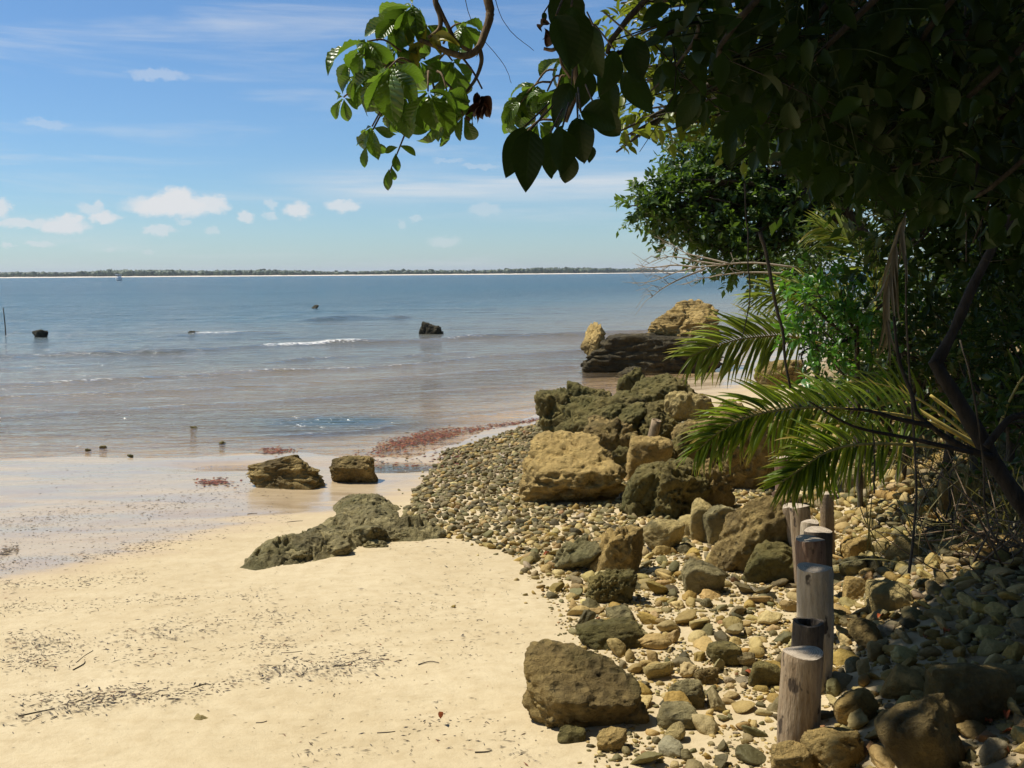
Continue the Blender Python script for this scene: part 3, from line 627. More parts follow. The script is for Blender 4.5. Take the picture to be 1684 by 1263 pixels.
# ------------------------------------------------------------------ boulders
def rock_unit(seed, lvl=5, K=12, p=12, rough=0.12, pit=0.0, strata=0.0, undercut=0.0, flat=0.0, boxy=False, crease=None, blocky=False):
    D, F = ico(lvl); rng = np.random.default_rng(seed)
    N = nrm(rng.standard_normal((K, 3))); h = rng.uniform(0.55, 1.0, K)
    if boxy: N = np.vstack([np.eye(3), -np.eye(3)]) + rng.normal(0, .10, (6, 3)); N = nrm(N); h = rng.uniform(.8, 1, 6)
    if blocky: N = np.vstack([nrm(np.vstack([np.eye(3), -np.eye(3)]) + rng.normal(0, .30, (6, 3))), nrm(rng.standard_normal((5, 3)))]); h = np.concatenate([rng.uniform(.72, 1, 6), rng.uniform(.80, 1.1, 5)])
    t = np.maximum((D @ N.T) / h, 0); r = 1 / ((t ** p).sum(1) ** (1 / p) + 0.35)
    V = D * r[:, None]; V /= np.abs(V).max()
    o = rng.uniform(0, 50, 3)
    if crease is None: crease = min(rough * .75, .085) if lvl >= 4 else 0
    if crease:      # broken blocks parted by crevices, at two sizes
        for m_, a_ in ((16, 1.25), (60, 0.6)):
            Q = nrm(rng.standard_normal((m_, 3))) * rng.uniform(.5, .95, (m_, 1)); X_ = V + 0.12 * np.stack([fbm(V * 3 + o + j, 2, seed + 40 + j) for j in range(3)], 1)
            dd = ((X_[:, None] - Q[None]) ** 2).sum(2); dd = np.sqrt(np.partition(dd, 1, axis=1)[:, :2]); g = np.clip((dd[:, 1] - dd[:, 0]) / (.16 if m_ < 30 else .09), 0, 1)
            lift = rng.normal(0, .5, m_)[np.argmin(((X_[:, None] - Q[None]) ** 2).sum(2), 1)]
            V = V - D * (crease * a_ * ((1 - g) ** 1.5 * .8 - .35 * lift * sstep(0, .6, g)))[:, None]
    V = V + D * (rough * 1.3 * fbm(V * 1.8 + o, 4, seed) + rough * 0.6 * fbm(V * 6 + o, 3, seed + 5) + (rough * 0.38 * fbm(V * 17 + o, 2, seed + 6) if lvl >= 5 else 0))[:, None]
    if pit:
        n = fbm(V * 4.2 + o, 3, seed + 9); V = V - D * (pit * np.clip(n - 0.12, 0, 1))[:, None]
        n = fbm(V * 9 + o, 2, seed + 19); V = V - D * (0.5 * pit * np.clip(n - 0.15, 0, 1))[:, None]
    if strata:
        n = fbm(np.stack([V[:, 0] * 0.7, V[:, 1] * 0.7, V[:, 2] * 8], 1) + o, 4, seed + 3)
        V[:, :2] *= (1 + strata * n)[:, None]
    V -= V.min(0); V /= V.max(0); V -= (0.5, 0.5, 0)
    if flat: V[:, 2] = np.minimum(V[:, 2], flat + (V[:, 2] - flat) * 0.35); V[:, 2] /= V[:, 2].max()
    if undercut:   # lower front and right side tuck in under the top slab
        lo = sstep(0.75, 0.1, V[:, 2]); V[:, 1] += undercut * lo * sstep(0.25, -0.5, V[:, 1]) * 0.8; V[:, 0] -= undercut * 0.35 * lo * sstep(0, 0.5, V[:, 0])
    return V, F
def boulder(name, label, x0, x1, yt, yb, mat, seed, depth=0.8, lvl=5, group=None, cat='rock', d=None, sink=0.06, color=None, zmin=None, tilt=0.0, bury=0.18, slope=0.0, **kw):
    if lvl >= 4 and 'boxy' not in kw and kw.get('p', 12) > 8: kw.setdefault('blocky', True)
    xm = (x0 + x1) / 2; g = gnd(xm, yb, zmin) if d is None else pt(xm, yb, d)
    t = (g - CAM) @ FWD; w = (x1 - x0) / FPX * t; dep = depth * w; tc = t + dep * 0.42; w *= tc / t
    c = pt(xm, yb, tc); top = pt(xm, yt, tc + dep * 0.05)[2]
    zb = min(float(np.min(H(np.array([c[0], c[0] - w / 3, c[0] + w / 3]), np.array([c[1]] * 3)))), g[2])
    zb -= sink * w
    if zmin is not None: zb = max(zb, zmin - .25 * w)
    h = max(top - zb, 0.05)
    hv = h; h = hv / (1 - bury); zb = zb - (h - hv)
    V, F = rock_unit(seed, lvl, **kw)
    if slope: V[:, 2] *= 1 - slope + slope * sstep(-.5, .35, V[:, 1]); V[:, 2] /= V[:, 2].max()
    V = V * (w, dep, h)
    if tilt: V[:, 0] += tilt * V[:, 2]
    o = obj(name, mesh(V, F, MAT[mat]), None, label, cat, group, None, (c[0], c[1], zb))
    if color: o.color = (*color, 1)
    return o
BO = []   # footprints, to keep the loose pebbles out of them
def B(*a, **k):
    o = boulder(*a, **k); d = o.data; co = np.empty(len(d.vertices) * 3, np.float32); d.vertices.foreach_get('co', co); co = co.reshape(-1, 3)
    BO.append((o.location.x, o.location.y, float(np.ptp(co[:, 0])) / 2, float(np.ptp(co[:, 1])) / 2)); return o

# rocks out in the sea
SEA = 'rocks standing in the sea'
B('sea_rock', 'small dark rock in the sea near the thin pole', 52, 80, 541, 555, 'black', 3, zmin=ZW, lvl=4, group=SEA, rough=.2, p=8, K=9)
B('sea_rock', 'low black rock awash with white foam to its right', 304, 331, 543, 551, 'black', 8, zmin=ZW, lvl=4, group=SEA, rough=.3, pit=.4, p=8, K=9)
B('sea_rock', 'tiny dark rock farthest out in the open water', 510, 525, 501, 507, 'black', 5, zmin=ZW, lvl=4, group=SEA, p=8, K=9)
B('sea_rock', 'largest dark pointed rock standing in the breaking waves', 688, 731, 528, 551, 'black', 17, zmin=ZW, lvl=5, group=SEA, rough=.16, p=8, K=9)
# the big layered rock at the water's edge
def build_big_rock():
    base = water_hit(1060, 614); base[1] += 1.0
    e = empty('layered_sea_rock', base, 'large layered rock with black tidal base and tan mound on top', 'rock')
    def part(name, x0, x1, yt, yb, mat, seed, dd, off, lvl=6, **kw):
        t = 26.6 + off; w = (x1 - x0) / FPX * t; c = pt((x0 + x1) / 2, yb, t); top = pt((x0 + x1) / 2, yt, t)[2]
        V, F = rock_unit(seed, lvl, **kw); V = V * (w, dd, top - c[2]) + c - base
        return obj(name, mesh(V, F, MAT[mat]), e)
    part('ledge', 949, 1180, 546, 624, 'ledge', 12, 2.4, 1.0, boxy=True, p=22, rough=.09, strata=.03, pit=.16)
    part('knob', 955, 996, 529, 590, 'tan', 21, .9, .75, 5, rough=.09)
    part('layered_mound', 1054, 1186, 493, 600, 'strata', 35, 2.2, 1.3, K=10, p=7, rough=.11, strata=.10, pit=.10)
    part('pink_boulder', 1118, 1182, 492, 565, 'tan', 36, 1.2, 1.8, 5, K=9, rough=.08)
    part('foot', 1010, 1060, 600, 640, 'ledge', 39, .9, -.4, 5, rough=.16)
build_big_rock()

# the shore rocks on the wet sand
B('shore_rock', 'larger angular brown-green rock standing in the tide pool', 407, 536, 744, 804, 'brown', 44, .7, 6, rough=.10, K=9, p=14, blocky=False, bury=.3, crease=.03)
B('shore_rock', 'smaller angular brown-green rock in the tide pool', 541, 623, 746, 795, 'brown', 49, .8, 6, rough=.10, p=12, bury=.2, crease=.03)

def outcrop(name, label, poly, hmax, mat, seed, n=150):
    P = np.array([gnd(*q)[:2] for q in poly]); lo, hi = P.min(0) - 0.12, P.max(0) + 0.12
    gx, gy = np.meshgrid(np.linspace(lo[0], hi[0], n), np.linspace(lo[1], hi[1], n))
    inside = np.zeros(gx.shape, bool); best = np.full(gx.shape, 1e9); q = np.roll(P, -1, 0)
    for a, b in zip(P, q):
        m = ((a[1] > gy) != (b[1] > gy)); xx = (b[0] - a[0]) * (gy - a[1]) / (b[1] - a[1] + 1e-12) + a[0]; inside ^= m & (gx < xx)
        d = b - a; t = np.clip(((gx - a[0]) * d[0] + (gy - a[1]) * d[1]) / (d @ d), 0, 1); best = np.minimum(best, np.hypot(gx - a[0] - t * d[0], gy - a[1] - t * d[1]))
    sd = np.where(inside, best, -best) + 0.05 * n2(gx, gy, 4, 3, seed)
    hgt = hmax * (np.clip(sd / 0.09, -1, 1.0)) ** 1 * 0.6 + hmax * 0.4 * sstep(0, 0.35, sd)
    rough = fbm(np.stack([gx.ravel() * 3.2, gy.ravel() * 3.2, gx.ravel() * 0], 1), 5, seed, 0.55).reshape(gx.shape)
    lump = np.abs(fbm(np.stack([gx.ravel() * 9, gy.ravel() * 9, gx.ravel() * 0 + 3], 1), 3, seed + 2).reshape(gx.shape))
    ck = np.abs(fbm(np.stack([gx.ravel() * 4.2 + 7, gy.ravel() * 5.5, gx.ravel() * 0 + 9], 1), 3, seed + 6).reshape(gx.shape)); ck2 = np.abs(fbm(np.stack([gx.ravel() * 15, gy.ravel() * 15, gx.ravel() * 0], 1), 2, seed + 7).reshape(gx.shape))
    z = hgt * (1 + 0.8 * rough) - 0.20 * lump * sstep(0, .1, sd) * hmax - hmax * sstep(0, .08, sd) * (0.5 * sstep(.08, 0, ck) + 0.14 * sstep(.14, 0, ck2)) - 0.02
    z = np.where(sd < -0.04, -0.06, z) + H(gx, gy)
    c = np.array([P[:, 0].mean(), P[:, 1].mean(), H(P[:, 0].mean(), P[:, 1].mean())])
    F = grid_faces(n, n); k = (sd > -0.09).ravel()[F].any(1); F = F[k]
    V = np.stack([gx.ravel(), gy.ravel(), z.ravel()], 1) - c; used = np.unique(F); rm = np.full(len(V), -1); rm[used] = np.arange(len(used))
    return obj(name, mesh(V[used], rm[F], MAT[mat]), None, label, 'rock', None, None, c)
OC = outcrop('flat_rock_outcrop', 'long low grey-green rock outcrop half buried in the sand', [(392, 934), (420, 938), (500, 928), (565, 914), (612, 896), (640, 893), (700, 890), (745, 878), (720, 868), (665, 868), (650, 850), (662, 836), (625, 822), (575, 820), (545, 832), (548, 852), (530, 868), (470, 896), (410, 908)], 0.15, 'greygreen', 71, 210)
for k, (x0, x1, yt, yb) in enumerate([(398, 462, 902, 937), (440, 520, 884, 930), (500, 580, 868, 918), (560, 636, 846, 902), (552, 612, 818, 858), (604, 660, 824, 862), (620, 690, 858, 894), (672, 742, 862, 890), (528, 570, 850, 892), (590, 640, 872, 906)]):
    o_ = boulder('lump', None, x0, x1, yt + 13, yb - 4, 'greygreen', 730 + k, .85, 5, None, None, rough=.13, pit=.22, bury=.3, crease=.06); w_ = o_.location - OC.location; o_.parent = OC; o_.location = w_
outcrop('buried_stone', 'pale half-buried stone alone on the open sand', [(302, 1186), (330, 1189), (356, 1182), (378, 1190), (402, 1184), (398, 1172), (372, 1170), (350, 1176), (330, 1168), (306, 1176)], 0.085, 'pale', 75, 80)

# the boulder heap between the sea and the pebbles
G1 = 'boulders heaped on the shore'
B('boulder', 'big tan flat-topped boulder with dark undercut front at the pebbles', 848, 1032, 712, 832, 'tan', 104, .95, 6, group=G1, boxy=True, p=13, rough=.11, pit=.24, undercut=.35, slope=.34, bury=.14)
B('boulder', 'dark olive core boulder that the whole heap leans on', 900, 1180, 640, 770, 'green', 119, .5, 6, group=G1, d=14.6, rough=.10, pit=.22)
B('boulder', 'brown-green slab between the tan boulders and the frond', 1080, 1200, 700, 800, 'green', 121, .8, 6, group=G1, d=11.9, rough=.10, pit=.2)
B('boulder', 'dark olive boulder filling the gap behind the flat-topped one', 1000, 1084, 728, 806, 'green', 122, .8, 5, group=G1, d=12.2, rough=.12, pit=.25)
B('boulder', 'brown boulder wedged above the flat-topped one', 950, 1056, 684, 752, 'brown', 124, .8, 5, group=G1, d=12.9, rough=.12, pit=.2)
B('boulder', 'dark brown boulder between pitted boulder and frond tips', 1124, 1208, 752, 846, 'brown', 126, .8, 5, group=G1, rough=.12, pit=.25)
B('boulder', 'dark green ridged boulder at the seaward end of the heap', 878, 1000, 634, 724, 'green', 113, .9, 6, group=G1, rough=.10, pit=.22, K=9, p=14)
B('boulder', 'jagged dark green boulder with a steep black right face', 930, 1030, 622, 726, 'green', 129, .9, 6, group=G1, d=15.2, rough=.10, pit=.22, K=8, p=18)
B('boulder', 'dark pointed rock at the far top of the boulder heap', 1010, 1060, 602, 660, 'green', 131, .9, 5, group=G1, d=16.9, rough=.11, K=8)
B('boulder', 'tiny dark rock just right of the pointed top rock', 1048, 1084, 615, 660, 'green', 133, .9, 5, group=G1, d=16.8, rough=.1)
B('boulder', 'broad olive boulder with hollow face on top of the heap', 1000, 1156, 614, 722, 'green', 140, .8, 6, group=G1, d=15.0, pit=.22, rough=.10, K=9)
B('boulder', 'olive and tan boulder in the middle of the heap', 936, 1066, 658, 752, 'green', 149, .8, 6, group=G1, d=13.6, rough=.10, pit=.18)
B('boulder', 'yellow rough boulder beside the palm fronds high in the heap', 1080, 1176, 638, 722, 'pale', 151, .8, 6, group=G1, d=14.3, rough=.10, pit=.15)
B('boulder', 'dark hollowed boulder that the cut bamboo stub stands against', 1036, 1140, 662, 756, 'green', 157, .8, 6, group=G1, d=13.4, pit=.3, rough=.10)
B('boulder', 'brown boulder half behind the upper frond tips in the heap', 1100, 1200, 684, 770, 'brown', 159, .8, 5, group=G1, d=12.4, rough=.1, pit=.15)
B('boulder', 'tan angular boulder right of the big flat-topped one', 1027, 1106, 713, 790, 'tan', 163, .9, 5, group=G1, d=11.6, K=8, p=20, rough=.08)
B('boulder', 'grey sloping slab leaning down right of the flat-topped boulder', 1008, 1120, 752, 848, 'green', 167, .8, 6, group=G1, K=8, p=18, rough=.09, tilt=.25)
B('boulder', 'large pitted dark boulder with pale lower corner under the frond tips', 1062, 1186, 752, 854, 'green', 173, .9, 6, group=G1, rough=.14, pit=.35)
B('boulder', 'small dark green block in front of the pitted boulder', 1028, 1068, 810, 850, 'green', 179, .9, 5, group=G1, K=8, p=20, rough=.06)
B('boulder', 'shaded brown boulder behind the drooping palm frond', 1170, 1300, 668, 800, 'brown', 181, .8, 6, group=G1, d=10.8, rough=.14, pit=.2)
B('boulder', 'dark boulder behind the fronds near the far sand strip', 1120, 1240, 655, 760, 'brown', 187, .8, 5, group=G1, d=12.6, rough=.13)
B('boulder', 'low dark rock at the end of the far sand strip', 1236, 1330, 588, 640, 'brown', 189, .8, 5, group=G1, rough=.15)
# loose boulders above the pebbles
G2 = 'loose boulders on the pebbles'
B('boulder', 'pale rounded boulder with cream top between pitted and leaning boulders', 1132, 1188, 818, 892, 'pale', 203, .8, 5, group=G2, K=8, rough=.06)
B('boulder', 'grey-green boulder wedged against the leaning brown boulder', 1150, 1216, 826, 896, 'greygreen', 207, .8, 5, group=G2, K=8, rough=.06)
B('boulder', 'pale triangular stone left of the cream-topped boulder', 1118, 1156, 846, 884, 'pale', 211, .8, 4, group=G2, K=7, p=20, rough=.05)
B('boulder', 'pale angular boulder with ridged top among the pebbles', 1052, 1124, 850, 908, 'pale', 213, .8, 5, group=G2, K=7, p=22, rough=.06)
B('boulder', 'grey lumpy boulder at the edge of sand and pebbles', 908, 992, 880, 944, 'greygreen', 219, .8, 5, group=G2, rough=.13, pit=.2)
B('boulder', 'tan crested boulder with peaked right shoulder', 970, 1062, 862, 948, 'tan', 223, .8, 5, group=G2, K=8, rough=.13, pit=.2)
B('boulder', 'dark pitted boulder sitting on bare sand', 962, 1046, 930, 993, 'green', 227, .8, 6, group=G2, rough=.15, pit=.3)
B('boulder', 'big brown leaning boulder with black shaded side next to the posts', 1156, 1312, 803, 948, 'brown', 229, .75, 6, group=G2, K=8, p=14, rough=.09, pit=.08, tilt=.3)
B('boulder', 'mossy green foot stone under the leaning brown boulder', 1220, 1330, 890, 962, 'green', 231, .6, 5, group=G2, rough=.1)
B('boulder', 'grey angular block left below the leaning boulder', 1120, 1192, 918, 978, 'greygreen', 233, .8, 5, group=G2, K=7, p=24, rough=.05)
B('boulder', 'flat grey-green boulder just behind the near brown boulder', 946, 1062, 1016, 1068, 'green', 239, .7, 5, group=G2, rough=.08)
B('boulder', 'bluish grey stone behind the flat grey-green boulder', 996, 1044, 998, 1024, 'greygreen', 241, .8, 4, group=G2, rough=.05)
B('boulder', 'large brown angular boulder nearest on the open sand', 858, 1052, 1062, 1204, 'brown', 258, .8, 6, group=G2, p=22, rough=.075, pit=.10, slope=.2)
B('boulder', 'grey-green stone with flat sloping top on near sand', 1094, 1158, 1112, 1164, 'greygreen', 263, .8, 5, group=G2, K=8, rough=.05)
B('boulder', 'yellow-tan rounded stone on the sand', 1056, 1108, 1084, 1120, 'pale', 269, .8, 5, group=G2, K=9, p=6, rough=.04)
B('boulder', 'dark flat-topped stone right of the yellow one', 1162, 1224, 1054, 1096, 'green', 271, .8, 5, group=G2, K=8, p=18, rough=.05)
B('boulder', 'dark green stone left of the nearest post', 1228, 1292, 1082, 1132, 'green', 277, .8, 5, group=G2, K=9, p=8, rough=.05)
B('boulder', 'brown crumbly stone in the middle of the loose stones', 1140, 1182, 1094, 1126, 'brown', 281, .8, 5, group=G2, rough=.14)
B('boulder', 'dark shaded block right of the near brown boulder', 1078, 1152, 1160, 1200, 'greygreen', 283, .8, 5, group=G2, K=7, p=20, rough=.05)
B('boulder', 'brown pitted stone touching the near brown boulder', 1020, 1068, 1148, 1192, 'brown', 293, .8, 5, group=G2, rough=.12)
B('boulder', 'mossy small stone at the foot of the near boulder', 916, 964, 1194, 1222, 'green', 307, .8, 4, group=G2, rough=.05)
B('boulder', 'tan stone low at the bottom edge left of the shade', 980, 1032, 1194, 1236, 'tan', 311, .8, 5, group=G2, rough=.08)
B('boulder', 'round ochre stone half in the shade at the bottom', 1088, 1128, 1188, 1222, 'pale', 313, .8, 4, group=G2, K=10, p=6, rough=.04)
# the stony bank right of the posts
G3 = 'stones on the bank right of the posts'
B('boulder', 'big smooth dark boulder at bottom right in deep shade', 1436, 1590, 1136, 1290, 'brown', 331, .8, 6, group=G3, K=9, p=7, rough=.05)
B('boulder', 'grey slab-like boulder at the right above the dark one', 1522, 1660, 1086, 1200, 'brown', 337, .7, 5, group=G3, K=7, p=20, rough=.05)
B('boulder', 'flat grey rock reaching in from the right edge', 1600, 1720, 1096, 1150, 'brown', 341, .8, 5, group=G3, rough=.06)
B('boulder', 'olive rounded stone right of the nearest post', 1450, 1528, 1098, 1150, 'tan', 347, .8, 5, group=G3, K=8, rough=.05)
B('boulder', 'yellowish lumpy stone at the foot of the nearest post', 1318, 1424, 1196, 1275, 'tan', 349, .8, 5, group=G3, rough=.09)
B('boulder', 'ochre stone right behind the base of the nearest post', 1368, 1442, 1128, 1192, 'tan', 353, .8, 5, group=G3, K=9, rough=.05)
B('boulder', 'dark rounded boulder beside the tall pale post', 1396, 1458, 1018, 1064, 'brown', 359, .8, 5, group=G3, K=10, p=6, rough=.04)
B('boulder', 'round pale boulder with hole, sunlit on the bank', 1384, 1432, 880, 918, 'tan', 367, .8, 5, group=G3, rough=.06, pit=.2)
B('boulder', 'wide pale boulder under the frond shadow', 1452, 1522, 876, 922, 'pale', 373, .8, 5, group=G3, K=9, p=7, rough=.05)
B('boulder', 'pale broken block in the sunlit patch', 1424, 1500, 952, 1006, 'pale', 379, .8, 5, group=G3, K=7, p=22, rough=.06)
B('boulder', 'tan block left of the pale broken block', 1386, 1430, 946, 986, 'tan', 383, .8, 5, group=G3, K=7, p=22, rough=.05)
B('boulder', 'grey stone high in the sunlit patch near the posts', 1378, 1424, 912, 948, 'greygreen', 389, .8, 5, group=G3, K=8, rough=.05)
B('boulder', 'yellow boulder on the bank below the leaning trunk', 1536, 1612, 764, 842, 'tan', 397, .8, 5, group=G3, rough=.10, pit=.1)
B('boulder', 'grey triangular stone behind the lower frond', 1378, 1424, 770, 812, 'greygreen', 401, .8, 4, group=G3, K=7, p=20, rough=.05)
B('boulder', 'bottom edge pale stone between post and dark boulder', 1262, 1340, 1218, 1278, 'tan', 409, .8, 5, group=G3, rough=.07)

# ------------------------------------------------------------------ posts
def post(label, px, py, wpx, d, mat, seed, lean=(0, 0), hollow=False, rings=False):
    top = pt(px, py, d); r = wpx / FPX * d / 2
    base = top + np.array([lean[0], lean[1], 0]); base[2] = H(base[0], base[1]) - 0.12
    ax = nrm(top - base); L = np.linalg.norm(top - base)
    e = empty('wooden_post', base, label, 'post', 'posts in a row along the bank')
    e.rotation_euler = Vector(ax).to_track_quat('Z', 'Y').to_euler()
    rng = np.random.default_rng(seed); n = 28; m = 36
    zs = np.linspace(0, L, m); a = np.linspace(0, 2 * math.pi, n, endpoint=False)
    A, Z = np.meshgrid(a, zs)
    q = np.stack([np.cos(A).ravel() * 1.2, np.sin(A).ravel() * 1.2, Z.ravel() * 3.0 + seed], 1)
    rr = r * (1 + 0.06 * fbm(q, 3, seed) + 0.025 * fbm(q * 6, 2, seed)).reshape(A.shape)
    if rings: rr *= 1 + 0.05 * np.sin(Z * 160)
    rr *= (1.05 - 0.06 * Z / L); rr[-1] *= 0.965
    bx = 0.012 * np.sin(Z * 4 + seed)
    V = np.stack([rr * np.cos(A) + bx, rr * np.sin(A), Z + 0.006 * np.sin(A * 2 + seed) * (Z / L) ** 6], -1).reshape(-1, 3)
    i = np.arange(m - 1)[:, None] * n; j = np.arange(n)[None]; k = (j + 1) % n
    F = np.stack([i + j, i + k, i + n + k, i + n + j], -1).reshape(-1, 4)
    obj('shaft', mesh(V, F, MAT[mat]), e)
    rim = V[-n:]
    c = rim.mean(0)
    if hollow:
        inn = c + (rim - c) * 0.74; deep = inn.copy(); deep[:, 2] -= 0.22
        W = np.vstack([rim, inn, deep, [c - (0, 0, 0.22)]]); T = []
        for s in (0, n): T += [(s + u, s + (u + 1) % n, s + n + (u + 1) % n, s + n + u) for u in range(n)]
        T += [(2 * n + u, 2 * n + (u + 1) % n, 3 * n, 3 * n) for u in range(n)]
        T3 = [t[:3] for t in T if t[2] == t[3]] + [t[:3] for t in T if t[2] != t[3]] + [(t[0], t[2], t[3]) for t in T if t[2] != t[3]]
        obj('hollow_top', mesh(W, np.array(T3), MAT['postdark'], False), e)
    else:
        mid = c + (rim - c) * 0.55 + np.array([0, 0, 0.003])
        W = np.vstack([rim, mid, [c + (0, 0, 0.004)]])
        T = [(u, (u + 1) % n, n + (u + 1) % n) for u in range(n)] + [(u, n + (u + 1) % n, n + u) for u in range(n)] + [(n + u, n + (u + 1) % n, 2 * n) for u in range(n)]
        obj('cut_end', mesh(W, np.array(T), MAT['grain'], False), e)
    if mat == 'postpale':
        for zf, an in ((0.72, -1.9), (0.5, -1.2), (0.42, -2.0)):
            v, f = ico(3); v = v * (0.016, 0.016, 0.026) + (r * 0.985 * math.cos(an), r * 0.985 * math.sin(an), L * zf)
            obj('knot', mesh(v, f, MAT['postdark']), e)
    BO.append((base[0], base[1], r, r))
post('nearest sawn post with pale weathered bark, frontmost in the row', 1320, 1072, 67, 4.5, 'post', 1)
post('dark hollow post just behind the nearest sawn post', 1325, 1022, 52, 4.85, 'postdark', 2, hollow=True)
post('tall pale peeled post with dark knots behind the hollow one', 1339, 933, 58, 5.2, 'postpale', 3)
post('red-brown post directly behind the tall pale post', 1335, 886, 48, 5.95, 'postred', 4)
post('dark shaded post at the right behind the red-brown post', 1349, 872, 46, 6.25, 'postdark', 5)
post('thin pale post peeking out behind the red-brown post', 1334, 858, 30, 6.8, 'postpale', 6)
post('pale grey post of the far group, upright', 1315, 832, 33, 7.2, 'post', 7, lean=(0.06, 0))
post('short pale post left of the upright grey one, leaning', 1300, 832, 28, 7.45, 'post', 8, lean=(0.13, 0))
post('brown post leaning strongly to the left at the far end', 1283, 806, 33, 7.8, 'postred', 9, lean=(0.24, -0.25))
post('half-hidden post behind the lower palm frond', 1290, 752, 34, 8.4, 'postred', 10, lean=(0.06, 0))
post('ringed palm-like stub standing in shade right of the far posts', 1362, 812, 22, 7.7, 'post', 11, rings=True)
def bamboo_stub():
    d = 12.75; b = pt(1074, 716, d); t = pt(1079, 690, d); e = empty('cut_bamboo_stub', b, 'short cut hollow bamboo stub standing among the boulders', 'post')
    r = 0.062; ax = t - b + np.array([0, -0.05, 0]); V, F = [], []
    a = np.linspace(0, 2 * math.pi, 20, endpoint=False); U = nrm(np.cross(ax, (0, 1, 0.3))); W = nrm(np.cross(ax, U))
    prof = [(r, -0.4), (r * 1.02, 0.3), (r * 0.98, 0.6), (r, 1.0), (r * 0.78, 1.0), (r * 0.74, 0.2), (0.001, 0.2)]
    for rr, s in prof: V.append(ax * s + rr * (np.cos(a)[:, None] * U + np.sin(a)[:, None] * W))
    V = np.concatenate(V); n = 20; i = np.arange(len(prof) - 1)[:, None] * n; j = np.arange(n)[None]; k = (j + 1) % n
    obj('tube', mesh(V, np.stack([i + j, i + k, i + n + k, i + n + j], -1).reshape(-1, 4), MAT['post']), e)
bamboo_stub()
def sea_pole():
    b = water_hit(9, 551); V, F = tube(spline([(0, 0, -0.6), (0.01, 0, 0.4), (-0.03, 0, 1.2)], 12), np.linspace(0.032, 0.02, 12), 8)
    obj('sea_pole', mesh(V, F, MAT['postdark']), None, 'thin dark pole standing in the sea at the left edge', 'pole', None, None, b)
sea_pole()

